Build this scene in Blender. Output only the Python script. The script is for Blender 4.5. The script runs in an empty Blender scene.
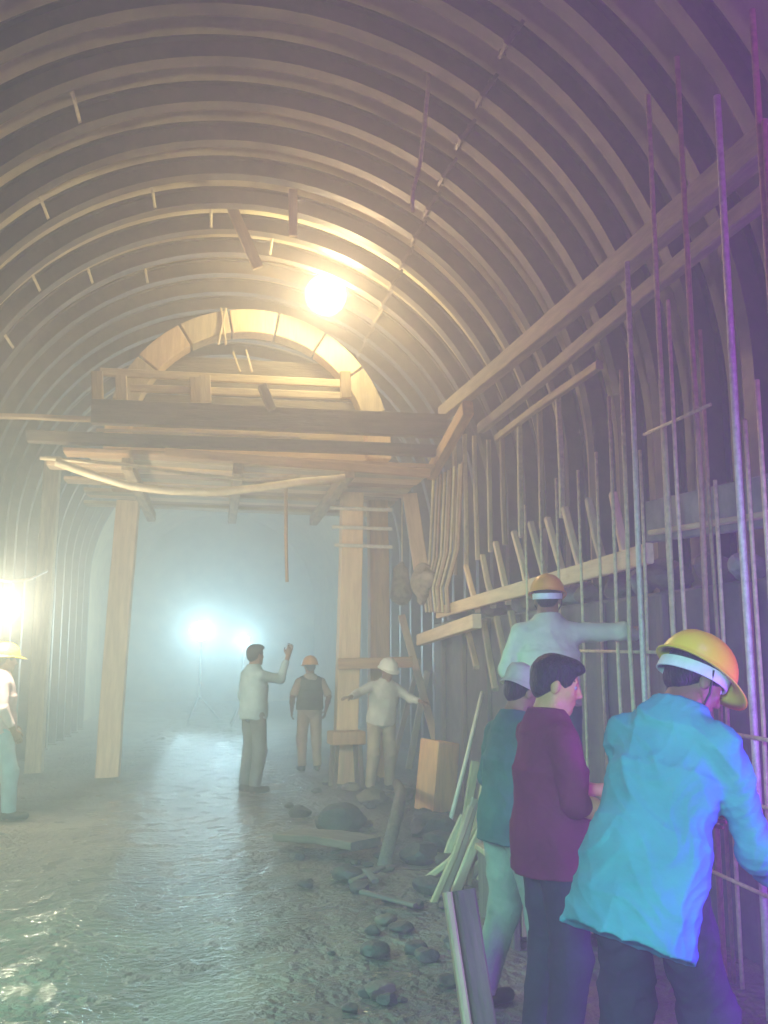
import bpy, bmesh, math, random
import numpy as np
from mathutils import Vector, Matrix, Euler

SC = bpy.context.scene
COL = SC.collection
random.seed(7)
RNG = np.random.default_rng(11)

# ------------------------------------------------------------------ camera
F_PX, W_PX, H_PX = 940.0, 768, 1024
YAW, PITCH = math.radians(10.07), math.radians(8.65)
EYE = Vector((0.0, 0.0, 1.6))
cam_d = bpy.data.cameras.new('camera')
cam = bpy.data.objects.new('camera', cam_d)
COL.objects.link(cam)
cam.location = EYE
cam.rotation_euler = (math.pi/2 + PITCH, 0, -YAW)
cam_d.sensor_fit = 'VERTICAL'
cam_d.sensor_height = 36.0
cam_d.sensor_width = 27.0
cam_d.lens = F_PX/H_PX*36.0
cam_d.clip_start = 0.05
cam_d.clip_end = 200
SC.camera = cam
_R = Euler((math.pi/2 + PITCH, 0, -YAW)).to_matrix()


def ray(px, py):
    return _R @ Vector(((px-W_PX/2)/F_PX, -(py-H_PX/2)/F_PX, -1.0))


def atY(px, py, Y):
    d = ray(px, py)
    return EYE + d*(Y/d.y)


def atX(px, py, X):
    d = ray(px, py)
    return EYE + d*(X/d.x)


def atZ(px, py, Z=0.0):
    d = ray(px, py)
    return EYE + d*((Z-EYE.z)/d.z)


# ------------------------------------------------------------------ materials
MATS = {}


def mat(name, c1, c2=None, rough=0.7, metal=0.0, scale=6.0, detail=6.0, bump=0.3, bscale=None, stretch=(1, 1, 1), spec=0.4,
        lo=0.35, hi=0.65, world=False):
    m = bpy.data.materials.new(name)
    m.use_nodes = True
    nt = m.node_tree
    b = nt.nodes['Principled BSDF']
    b.inputs['Roughness'].default_value = rough
    b.inputs['Metallic'].default_value = metal
    b.inputs['Specular IOR Level'].default_value = spec
    tc = nt.nodes.new('ShaderNodeTexCoord')
    mp = nt.nodes.new('ShaderNodeMapping')
    mp.inputs['Scale'].default_value = stretch
    if world:
        g = nt.nodes.new('ShaderNodeNewGeometry')
        nt.links.new(g.outputs['Position'], mp.inputs['Vector'])
    else:
        nt.links.new(tc.outputs['Object'], mp.inputs['Vector'])
    n = nt.nodes.new('ShaderNodeTexNoise')
    n.inputs['Scale'].default_value = scale
    n.inputs['Detail'].default_value = detail
    n.inputs['Roughness'].default_value = 0.6
    nt.links.new(mp.outputs['Vector'], n.inputs['Vector'])
    r = nt.nodes.new('ShaderNodeValToRGB')
    c2 = c2 or tuple(x*0.7 for x in c1)
    r.color_ramp.elements[0].color = (*c2, 1)
    r.color_ramp.elements[1].color = (*c1, 1)
    r.color_ramp.elements[0].position = lo
    r.color_ramp.elements[1].position = hi
    nt.links.new(n.outputs['Fac'], r.inputs['Fac'])
    nt.links.new(r.outputs['Color'], b.inputs['Base Color'])
    if bump:
        n2 = nt.nodes.new('ShaderNodeTexNoise')
        n2.inputs['Scale'].default_value = bscale or scale*3
        n2.inputs['Detail'].default_value = 5
        nt.links.new(mp.outputs['Vector'], n2.inputs['Vector'])
        bp = nt.nodes.new('ShaderNodeBump')
        bp.inputs['Strength'].default_value = bump
        bp.inputs['Distance'].default_value = 0.02
        nt.links.new(n2.outputs['Fac'], bp.inputs['Height'])
        nt.links.new(bp.outputs['Normal'], b.inputs['Normal'])
    MATS[name] = m
    return m


def emit(name, col, strength):
    m = bpy.data.materials.new(name)
    m.use_nodes = True
    b = m.node_tree.nodes['Principled BSDF']
    b.inputs['Base Color'].default_value = (0.8, 0.8, 0.8, 1)
    b.inputs['Emission Color'].default_value = (*col, 1)
    b.inputs['Emission Strength'].default_value = strength
    m.cycles.emission_sampling = 'NONE'
    MATS[name] = m
    return m


mat('lining', (0.56, 0.46, 0.29), (0.33, 0.27, 0.18), rough=0.8, scale=2.2, bump=0.7, bscale=9, world=True, lo=0.3, hi=0.7)
mat('rib_steel', (0.15, 0.11, 0.075), (0.075, 0.06, 0.05), rough=0.55, metal=0.25, scale=5, bump=0.25, world=True)
mat('plate_steel', (0.26, 0.21, 0.15), (0.15, 0.12, 0.09), rough=0.5, metal=0.3, scale=9, world=True)
mat('wood', (0.50, 0.37, 0.21), (0.30, 0.21, 0.12), rough=0.75, scale=3, bump=0.35, stretch=(6, 6, 0.8), world=False)
mat('wood_ochre', (0.80, 0.40, 0.17), (0.60, 0.28, 0.12), rough=0.75, scale=3, bump=0.3, stretch=(6, 6, 0.8))
mat('wood_bright', (0.88, 0.64, 0.41), (0.70, 0.49, 0.30), rough=0.75, scale=3, bump=0.3, stretch=(6, 6, 0.8))
mat('wood_grey', (0.36, 0.28, 0.19), (0.22, 0.17, 0.12), rough=0.8, scale=3, bump=0.35, stretch=(6, 6, 0.8))
mat('wood_pale', (0.66, 0.53, 0.34), (0.45, 0.35, 0.22), rough=0.75, scale=3, bump=0.3, stretch=(6, 6, 0.8))
mat('wood_orange', (0.58, 0.36, 0.18), (0.40, 0.24, 0.12), rough=0.75, scale=3, bump=0.3, stretch=(6, 6, 0.8))
mat('wood_dark', (0.20, 0.16, 0.12), (0.11, 0.09, 0.07), rough=0.8, scale=3, bump=0.4, stretch=(6, 6, 0.8))
mat('rebar_rust', (0.52, 0.34, 0.21), (0.36, 0.22, 0.14), rough=0.6, metal=0.2, scale=30, bump=0.4, bscale=90)
mat('rebar_pale', (0.82, 0.79, 0.68), (0.60, 0.57, 0.48), rough=0.5, metal=0.3, scale=30, bump=0.4, bscale=90)
mat('rebar_tan', (0.74, 0.62, 0.38), (0.52, 0.43, 0.26), rough=0.6, metal=0.15, scale=30, bump=0.4, bscale=90)
mat('concrete', (0.34, 0.32, 0.29), (0.20, 0.19, 0.18), rough=0.85, scale=5, bump=0.5)
mat('formwork', (0.16, 0.145, 0.13), (0.09, 0.085, 0.08), rough=0.8, scale=4, bump=0.5, world=True)
mat('rock', (0.075, 0.07, 0.055), (0.035, 0.033, 0.03), rough=0.6, scale=6, bump=0.9, bscale=16)
mat('rock_tan', (0.20, 0.155, 0.10), (0.10, 0.08, 0.06), rough=0.7, scale=6, bump=0.9, bscale=16)
mat('rubber', (0.80, 0.67, 0.45), (0.66, 0.54, 0.35), rough=0.45, scale=10, bump=0.1)
mat('cable_dark', (0.06, 0.055, 0.05), (0.03, 0.03, 0.03), rough=0.6, scale=10, bump=0.1)
mat('sacking', (0.50, 0.40, 0.27), (0.30, 0.24, 0.16), rough=0.9, scale=12, bump=0.8, bscale=50)
mat('skin_dark', (0.30, 0.155, 0.085), (0.24, 0.12, 0.065), rough=0.5, scale=14, bump=0.12, bscale=70)
mat('skin_light', (0.62, 0.36, 0.15), (0.52, 0.30, 0.125), rough=0.5, scale=14, bump=0.12, bscale=70)
mat('hair_black', (0.020, 0.018, 0.018), (0.010, 0.009, 0.010), rough=0.45, scale=40, bump=0.8, bscale=110, stretch=(1, 1, 0.3))
mat('cloth_blue', (0.085, 0.42, 0.50), (0.065, 0.34, 0.42), rough=0.85, scale=4, bump=0.35, bscale=14, stretch=(1, 1, 1.6), spec=0.15)
mat('cloth_maroon', (0.21, 0.028, 0.085), (0.15, 0.020, 0.06), rough=0.85, scale=5, bump=0.35, bscale=16, spec=0.15)
mat('cloth_dark', (0.045, 0.05, 0.07), (0.028, 0.032, 0.045), rough=0.85, scale=5, bump=0.35, bscale=16, spec=0.15)
mat('cloth_teal', (0.07, 0.17, 0.15), (0.045, 0.11, 0.10), rough=0.85, scale=5, bump=0.35, bscale=16, spec=0.15)
mat('cloth_grey', (0.60, 0.58, 0.45), (0.46, 0.45, 0.35), rough=0.85, scale=5, bump=0.35, bscale=16, spec=0.15)
mat('cloth_palegreen', (0.32, 0.37, 0.31), (0.22, 0.26, 0.22), rough=0.85, scale=5, bump=0.35, bscale=16, spec=0.15)
mat('cap_white', (0.86, 0.84, 0.70), (0.74, 0.72, 0.58), rough=0.85, scale=8, bump=0.3)
mat('cloth_steel', (0.20, 0.23, 0.24), (0.12, 0.15, 0.16), rough=0.85, scale=5, bump=0.35, bscale=16, spec=0.15)
mat('cloth_white', (0.68, 0.66, 0.61), (0.52, 0.50, 0.46), rough=0.85, scale=5, bump=0.35, bscale=16, spec=0.15)
mat('cloth_pink', (0.72, 0.55, 0.55), (0.58, 0.42, 0.43), rough=0.85, scale=5, bump=0.35, bscale=16, spec=0.15)
mat('cloth_paleblue', (0.42, 0.55, 0.60), (0.30, 0.42, 0.47), rough=0.85, scale=5, bump=0.35, bscale=16, spec=0.15)
mat('cloth_tan', (0.46, 0.39, 0.29), (0.34, 0.28, 0.21), rough=0.85, scale=5, bump=0.35, bscale=16, spec=0.15)
mat('cloth_olive', (0.10, 0.12, 0.085), (0.065, 0.08, 0.055), rough=0.85, scale=5, bump=0.35, bscale=16, spec=0.15)
mat('boot', (0.035, 0.032, 0.03), (0.022, 0.02, 0.02), rough=0.5, scale=10, bump=0.2)
mat('helmet_yellow', (0.88, 0.64, 0.03), (0.80, 0.56, 0.025), rough=0.35, scale=5, bump=0.03)
mat('helmet_orange', (0.80, 0.38, 0.05), (0.70, 0.32, 0.04), rough=0.35, scale=5, bump=0.03)
mat('helmet_white', (0.85, 0.83, 0.78), (0.75, 0.73, 0.68), rough=0.35, scale=5, bump=0.03)
mat('helmet_dark', (0.13, 0.13, 0.12), (0.10, 0.10, 0.09), rough=0.4, scale=5, bump=0.03)
mat('webbing_white', (0.74, 0.76, 0.78), (0.62, 0.64, 0.66), rough=0.6, scale=20, bump=0.1)
mat('eye_white', (0.45, 0.43, 0.40), (0.4, 0.38, 0.35), rough=0.5, scale=5, bump=0)
mat('lamp_body', (0.10, 0.10, 0.10), (0.06, 0.06, 0.06), rough=0.45, metal=0.5, scale=10, bump=0.1)
emit('lamp_warm', (1.0, 0.90, 0.68), 26.0)
emit('lamp_cool', (0.75, 0.97, 1.0), 26.0)
emit('lamp_amber', (1.0, 0.84, 0.55), 22.0)


# ------------------------------------------------------------------ objects
def obj(name, me, material, parent=None, loc=None, smooth=False):
    if isinstance(me, bmesh.types.BMesh):
        bm = me
        me = bpy.data.meshes.new(name)
        bm.normal_update()
        bm.to_mesh(me)
        bm.free()
    o = bpy.data.objects.new(name, me)
    if material is not None:
        me.materials.append(MATS[material] if isinstance(material, str) else material)
    if smooth:
        me.polygons.foreach_set('use_smooth', [True]*len(me.polygons))
    COL.objects.link(o)
    if parent is not None:
        o.parent = parent
    if loc is not None:
        o.location = loc
    return o


def tag(o, label=None, cat=None, group=None, kind=None):
    if label:
        o['label'] = label
    if cat:
        o['category'] = cat
    if group:
        o['group'] = group
    if kind:
        o['kind'] = kind
    return o


def empty(name, loc=(0, 0, 0), rz=0.0):
    o = bpy.data.objects.new(name, None)
    o.empty_display_size = 0.2
    COL.objects.link(o)
    o.location = loc
    o.rotation_euler = (0, 0, rz)
    return o


def copy_tree(o, parent=None):
    c = o.copy()
    COL.objects.link(c)
    c.parent = parent
    for ch in list(o.children):
        copy_tree(ch, c)
    return c


def add_box(bm, size, M=Matrix.Identity(4), bev=0.0, seg=1):
    r = bmesh.ops.create_cube(bm, size=1.0)
    vs = r['verts']
    for v in vs:
        v.co = Vector((v.co.x*size[0], v.co.y*size[1], v.co.z*size[2]))
    if bev > 0:
        es = list({e for v in vs for e in v.link_edges})
        rr = bmesh.ops.bevel(bm, geom=es, offset=bev, segments=seg, profile=0.7, affect='EDGES')
        vs = list({v for f in rr['faces'] for v in f.verts} | {v for v in vs if v.is_valid})
    bmesh.ops.transform(bm, matrix=M, verts=vs)
    return vs


def add_tube(bm, pts, rad, n=8, cap=True):
    pts = [Vector(p) for p in pts]
    rings = []
    up = None
    for i, p in enumerate(pts):
        if i == 0:
            t = pts[1]-pts[0]
        elif i == len(pts)-1:
            t = pts[-1]-pts[-2]
        else:
            t = pts[i+1]-pts[i-1]
        t.normalize()
        if up is None:
            up = Vector((1, 0, 0)) if abs(t.x) < 0.8 else Vector((0, 1, 0))
        u = (up - t*up.dot(t)).normalized()
        up = u
        v = t.cross(u)
        r = rad[i] if isinstance(rad, (list, tuple)) else rad
        rings.append([bm.verts.new(p + (u*math.cos(a)+v*math.sin(a))*r) for a in [2*math.pi*k/n for k in range(n)]])
    for a, b in zip(rings, rings[1:]):
        for k in range(n):
            bm.faces.new((a[k], a[(k+1) % n], b[(k+1) % n], b[k]))
    if cap:
        bm.faces.new(list(reversed(rings[0])))
        bm.faces.new(rings[-1])
    return rings


def frame_between(a, b, roll=0.0, ref=Vector((0, 0, 1))):
    a, b = Vector(a), Vector(b)
    z = (b-a).normalized()
    if abs(z.dot(ref)) > 0.95:
        ref = Vector((0, 1, 0))
    x = ref.cross(z).normalized()
    y = z.cross(x)
    M = Matrix((x, y, z)).transposed().to_4x4() @ Matrix.Rotation(roll, 4, 'Z')
    M.translation = (a+b)/2
    return M, (b-a).length


def wobble(bm, amp, freq=3.0, seed=0):
    rr = random.Random(seed)
    ph = [rr.uniform(0, 6.28) for _ in range(6)]
    for v in bm.verts:
        c = v.co
        v.co += Vector((math.sin(c.z*freq+ph[0])+math.sin(c.y*freq*1.7+ph[1]),
                        math.sin(c.z*freq*1.3+ph[2])+math.sin(c.x*freq*1.9+ph[3]),
                        math.sin(c.x*freq*1.5+ph[4])+math.sin(c.y*freq*1.1+ph[5])))*amp*0.5


def timber(name, a, b, w, h, m='wood', label=None, cat=None, group=None, parent=None, roll=0.0, bev=0.008, warp=0.0, seed=0, ref=None):
    """one sawn timber running from a to b; w is its width, h its depth (towards ref)"""
    M, L = frame_between(a, b, roll, ref or Vector((0, 0, 1)))
    bm = bmesh.new()
    n = max(2, int(L/0.35))
    rings = []
    rr = random.Random(seed*13+5)
    ox = oy = 0
    bb = min(bev, w*0.3, h*0.3)
    prof = [(-w/2+bb, -h/2), (w/2-bb, -h/2), (w/2, -h/2+bb), (w/2, h/2-bb), (w/2-bb, h/2), (-w/2+bb, h/2), (-w/2, h/2-bb), (-w/2, -h/2+bb)]
    for i in range(n+1):
        t = i/n
        ox = warp*math.sin(t*math.pi*1.0+seed)+rr.uniform(-1, 1)*warp*0.2
        oy = warp*0.7*math.sin(t*math.pi*1.6+seed*2)
        rings.append([bm.verts.new((x+ox, y+oy, (t-0.5)*L)) for x, y in prof])
    for p, q in zip(rings, rings[1:]):
        for k in range(8):
            bm.faces.new((p[k], p[(k+1) % 8], q[(k+1) % 8], q[k]))
    bm.faces.new(list(reversed(rings[0])))
    bm.faces.new(rings[-1])
    o = obj(name, bm, m, parent)
    o.matrix_world = M
    if label:
        tag(o, label, cat, group)
    return o


def rod(name, pts, r, m, label=None, cat=None, group=None, parent=None, n=8):
    pts = [Vector(p) for p in pts]
    base = pts[0].copy()
    bm = bmesh.new()
    add_tube(bm, [p-base for p in pts], r, n)
    o = obj(name, bm, m, parent, base, smooth=True)
    if label:
        tag(o, label, cat, group)
    return o


# ------------------------------------------------------------------ smooth solid bodies (signed distance -> quads)
def surface_nets(D, h, org):
    S = D < 0
    nx, ny, nz = D.shape
    cnt = np.zeros((nx-1, ny-1, nz-1), np.int8)
    corners = [(i, j, k) for i in (0, 1) for j in (0, 1) for k in (0, 1)]
    for i, j, k in corners:
        cnt += S[i:nx-1+i, j:ny-1+j, k:nz-1+k]
    act = (cnt > 0) & (cnt < 8)
    ci, cj, ck = np.nonzero(act)
    n = len(ci)
    idx = -np.ones(act.shape, np.int64)
    idx[ci, cj, ck] = np.arange(n)
    acc = np.zeros((n, 3))
    num = np.zeros(n)
    for a in corners:
        for ax in range(3):
            if a[ax] == 1:
                continue
            b = list(a)
            b[ax] = 1
            va = D[ci+a[0], cj+a[1], ck+a[2]]
            vb = D[ci+b[0], cj+b[1], ck+b[2]]
            m = (va < 0) != (vb < 0)
            t = va[m]/(va[m]-vb[m])
            p = np.tile(np.array(a, float), (m.sum(), 1))
            p[:, ax] += t
            acc[m] += p
            num[m] += 1
    V = (acc/num[:, None] + np.stack([ci, cj, ck], 1))*h + np.array(org)
    faces = []
    for ax in range(3):
        sl0 = [slice(1, -1)]*3
        sl1 = [slice(1, -1)]*3
        sl0[ax] = slice(0, -1)
        sl1[ax] = slice(1, None)
        s0, s1 = S[tuple(sl0)], S[tuple(sl1)]
        e = s0 != s1
        q = np.nonzero(e)
        flip = s0[q]
        q = [x.copy() for x in q]
        for d in range(3):
            if d != ax:
                q[d] += 1
        u, v = [(1, 2), (2, 0), (0, 1)][ax]
        quad = []
        for du, dv in ((-1, -1), (0, -1), (0, 0), (-1, 0)):
            c = [x.copy() for x in q]
            c[u] += du
            c[v] += dv
            quad.append(idx[c[0], c[1], c[2]])
        quad = np.stack(quad, 1)
        quad[~flip] = quad[~flip][:, ::-1]
        faces.append(quad)
    Fq = np.concatenate(faces)
    Fq = Fq[(Fq >= 0).all(1)]
    return V, Fq


def np_mesh(name, V, Fq):
    me = bpy.data.meshes.new(name)
    me.vertices.add(len(V))
    me.vertices.foreach_set('co', V.astype(np.float32).ravel())
    me.loops.add(Fq.size)
    me.loops.foreach_set('vertex_index', Fq.astype(np.int32).ravel())
    me.polygons.add(len(Fq))
    me.polygons.foreach_set('loop_start', np.arange(0, Fq.size, 4, dtype=np.int32))
    me.update(calc_edges=True)
    me.validate()
    me.polygons.foreach_set('use_smooth', [True]*len(me.polygons))
    return me


def A(v):
    return np.array(v, float)


def rc(a, b, ra, rb, k=0.02):
    return dict(t='rc', a=A(a), b=A(b), r=(ra, rb), k=k)


def el(c, r, R=None, k=0.02, neg=False):
    return dict(t='el', c=A(c), r=A(r), R=np.array(R) if R is not None else np.eye(3), k=k, neg=neg)


def tc(a, b, r0, r1, xax=(1, 0, 0), k=0.02):
    """flat ended elliptic cone"""
    return dict(t='tc', a=A(a), b=A(b), r0=A(r0), r1=A(r1), x=A(xax), k=k)


def pbox(p, inf):
    if p['t'] == 'rc':
        m = max(p['r'])+inf
        return np.minimum(p['a'], p['b'])-m, np.maximum(p['a'], p['b'])+m
    if p['t'] == 'el':
        m = max(p['r'])+inf
        return p['c']-m, p['c']+m
    m = max(p['r0'].max(), p['r1'].max())+inf
    return np.minimum(p['a'], p['b'])-m, np.maximum(p['a'], p['b'])+m


def pdist(p, X, Y, Z):
    if p['t'] == 'rc':
        ab = p['b']-p['a']
        L2 = ab.dot(ab)+1e-12
        dx, dy, dz = X-p['a'][0], Y-p['a'][1], Z-p['a'][2]
        t = np.clip((dx*ab[0]+dy*ab[1]+dz*ab[2])/L2, 0, 1)
        return np.sqrt((dx-t*ab[0])**2+(dy-t*ab[1])**2+(dz-t*ab[2])**2)-(p['r'][0]+t*(p['r'][1]-p['r'][0]))
    if p['t'] == 'el':
        R = p['R']
        d = [X-p['c'][0], Y-p['c'][1], Z-p['c'][2]]
        q = [R[0, i]*d[0]+R[1, i]*d[1]+R[2, i]*d[2] for i in range(3)]
        r = p['r']
        k0 = np.sqrt((q[0]/r[0])**2+(q[1]/r[1])**2+(q[2]/r[2])**2)
        k1 = np.sqrt((q[0]/r[0]**2)**2+(q[1]/r[1]**2)**2+(q[2]/r[2]**2)**2)+1e-9
        return k0*(k0-1)/k1
    ab = p['b']-p['a']
    L = np.linalg.norm(ab)
    w = ab/L
    u = p['x']-w*p['x'].dot(w)
    u /= np.linalg.norm(u)
    v = np.cross(w, u)
    dx, dy, dz = X-p['a'][0], Y-p['a'][1], Z-p['a'][2]
    s = dx*w[0]+dy*w[1]+dz*w[2]
    t = np.clip(s/L, 0, 1)
    qu = dx*u[0]+dy*u[1]+dz*u[2]
    qv = dx*v[0]+dy*v[1]+dz*v[2]
    ru = p['r0'][0]+t*(p['r1'][0]-p['r0'][0])
    rv = p['r0'][1]+t*(p['r1'][1]-p['r0'][1])
    k0 = np.sqrt((qu/ru)**2+(qv/rv)**2)
    k1 = np.sqrt((qu/ru**2)**2+(qv/rv**2)**2)+1e-9
    d = np.where(k0 > 0.3, k0*(k0-1)/k1, -np.minimum(ru, rv)*0.7)
    ax = np.maximum(-s, s-L)
    return np.maximum(d, ax)


def folds(X, Y, Z, amp, f, seed):
    r = np.random.default_rng(seed)
    out = 0
    wx = 0.03*np.sin(Z*f*0.8+Y*f*0.5+r.uniform(0, 6))
    wz = 0.04*np.sin(X*f*0.9+Y*f*0.7+r.uniform(0, 6))
    for i in range(5):
        d = r.normal(size=3)
        d[2] *= 1.5
        d /= np.linalg.norm(d)
        s = np.sin((d[0]*(X+wx)+d[1]*(Y+wx)+d[2]*(Z+wz))*f*(0.7+0.35*i)+r.uniform(0, 6.28))
        out = out+(1-np.abs(s))**2/(1+0.5*i)
    return amp*(0.10-out*0.50)


def solid(name, prims, h, inflate=0.0, fold=None, cuts=(), pad=0.03):
    los, his = zip(*[pbox(p, inflate+pad) for p in prims if not p.get('neg')])
    lo, hi = np.min(los, 0), np.max(his, 0)
    for c, nrm in cuts:
        pass
    n = np.ceil((hi-lo)/h).astype(int)+2
    D = np.full(n, 0.2, np.float32)
    axs = [lo[i]+h*np.arange(n[i]) for i in range(3)]
    for p in prims:
        k = p['k']
        a, b = pbox(p, inflate+k+4*h)
        i0 = np.clip(np.floor((a-lo)/h).astype(int), 0, n)
        i1 = np.clip(np.ceil((b-lo)/h).astype(int)+1, 0, n)
        if (i1 <= i0).any():
            continue
        sl = tuple(slice(x, y) for x, y in zip(i0, i1))
        X = axs[0][sl[0]][:, None, None]
        Y = axs[1][sl[1]][None, :, None]
        Z = axs[2][sl[2]][None, None, :]
        d = pdist(p, X, Y, Z)-inflate
        old = D[sl]
        if p.get('neg'):
            d = -d-2*inflate
            hh = np.clip(0.5-0.5*(old-d)/k, 0, 1)
            D[sl] = old*(1-hh)+d*hh+k*hh*(1-hh)
        else:
            hh = np.clip(0.5+0.5*(d-old)/k, 0, 1)
            D[sl] = d*(1-hh)+old*hh-k*hh*(1-hh)
    X = axs[0][:, None, None]
    Y = axs[1][None, :, None]
    Z = axs[2][None, None, :]
    if fold:
        D = D+folds(X, Y, Z, *fold).astype(np.float32)
    for c, nrm in cuts:
        D = np.maximum(D, ((X-c[0])*nrm[0]+(Y-c[1])*nrm[1]+(Z-c[2])*nrm[2]).astype(np.float32))
    D[0] = D[-1] = 0.2
    D[:, 0] = D[:, -1] = 0.2
    D[:, :, 0] = D[:, :, -1] = 0.2
    return np_mesh(name, *surface_nets(D, h, lo))


def rotm(yaw=0, pitch=0, roll=0):
    """yaw about z, pitch forward about x (positive nods down), roll to the side about y"""
    return np.array((Matrix.Rotation(yaw, 3, 'Z') @ Matrix.Rotation(-pitch, 3, 'X') @ Matrix.Rotation(roll, 3, 'Y')))


def hand_prims(w, d, nrm, side, curl=0.5, r=0.009, spread=0.12):
    """w wrist, d pointing direction, nrm the way the palm faces, side +1 thumb along d x nrm"""
    w, d, nrm = A(w), A(d)/np.linalg.norm(d), A(nrm)
    nrm = nrm-d*nrm.dot(d)
    nrm /= np.linalg.norm(nrm)
    s = np.cross(d, nrm)*side
    P = [tc(w-d*0.01, w+d*0.092, (0.028, 0.017), (0.042, 0.014), s, 0.012)]
    for i, (off, L) in enumerate(((0.031, 0.070), (0.0105, 0.078), (-0.0105, 0.072), (-0.031, 0.056))):
        p = w+d*0.088+s*off
        dd = d+s*off*spread*25*0.12
        a = 0.0
        for j, fr in enumerate((0.45, 0.32, 0.23)):
            a += curl*(0.75, 0.95, 0.6)[j]
            q = p+(dd*math.cos(a)+nrm*math.sin(a))*L*fr*1.05
            P.append(rc(p, q, r-0.0008*j, r-0.0008*(j+1), 0.004))
            p = q
    t0 = w+d*0.025+s*0.026
    t1 = t0+(d*0.7+s*0.65+nrm*0.25)*0.042
    t2 = t1+(d*0.9+s*0.15+nrm*0.35*(1+curl))*0.030
    t3 = t2+(d*0.9-s*0.05+nrm*0.5*(1+curl))*0.022
    P += [rc(t0, t1, 0.015, 0.0115, 0.010), rc(t1, t2, 0.0112, 0.010, 0.004), rc(t2, t3, 0.010, 0.0082, 0.004)]
    return P


def helmet_mesh(kind='peak'):
    """dome with a flange and a peak, in head space (z up, y forward), thin walled"""
    bm = bmesh.new()
    NA, NT = 44, 14
    rx, ry, hz = 0.118, 0.142, 0.128

    def pt(a, t, inner):
        # t 0 at the rim, 1 at the top
        ph = t*math.pi/2
        c, s = math.cos(ph)**0.85, math.sin(ph)
        k = 0.955 if inner else 1.0
        x, y = math.sin(a), math.cos(a)
        ridge = 0.0
        if not inner:
            ridge = 0.006*math.exp(-(x*c/0.16)**2)*s+0.003*math.exp(-((abs(x*c)-0.42)/0.10)**2)*s
        return Vector((x*rx*c*k, y*ry*c*k, hz*s*k+ridge))

    def rim(a, e, under):
        x, y = math.sin(a), math.cos(a)
        fr = max(0, y)**3
        ext = (0.014+0.052*fr)*e
        z = -0.004*e-0.020*fr*e**1.3-(0.004 if under else 0)
        return Vector((x*(rx+ext), y*(ry+ext), z))
    out = [[bm.verts.new(pt(2*math.pi*i/NA, j/NT, False)) for i in range(NA)] for j in range(NT)]
    top = bm.verts.new(pt(0, 1, False))
    flo = [[bm.verts.new(rim(2*math.pi*i/NA, e, False)) for i in range(NA)] for e in (0.5, 1.0)]
    flu = [[bm.verts.new(rim(2*math.pi*i/NA, e, True)) for i in range(NA)] for e in (1.0, 0.5)]
    inn = [[bm.verts.new(pt(2*math.pi*i/NA, j/NT, True)-Vector((0, 0, 0.004))) for i in range(NA)] for j in range(NT)]
    itop = bm.verts.new(pt(0, 1, True))
    seq = list(reversed(out))+flo+flu+inn
    for p, q in zip(seq, seq[1:]):
        for i in range(NA):
            bm.faces.new((p[i], q[i], q[(i+1) % NA], p[(i+1) % NA]))
    for i in range(NA):
        bm.faces.new((top, out[-1][i], out[-1][(i+1) % NA]))
        bm.faces.new((inn[-1][(i+1) % NA], inn[-1][i], itop))
    bmesh.ops.recalc_face_normals(bm, faces=bm.faces)
    return bm


def band_mesh(rx, ry, zc, tilt, wd, th=0.006):
    """a strap ring round the head; tilt lowers the back"""
    bm = bmesh.new()
    N = 48
    rings = []
    for i in range(N):
        a = 2*math.pi*i/N
        x, y = math.sin(a), math.cos(a)
        z = zc+tilt*y
        rings.append([bm.verts.new((x*(rx+e), y*(ry+e), z+g)) for e, g in ((0, -wd/2), (th, -wd/2), (th, wd/2), (0, wd/2))])
    for i in range(N):
        p, q = rings[i], rings[(i+1) % N]
        for k in range(4):
            bm.faces.new((p[k], p[(k+1) % 4], q[(k+1) % 4], q[k]))
    bmesh.ops.recalc_face_normals(bm, faces=bm.faces)
    return bm


SHIRT_STYLES = {}


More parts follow.
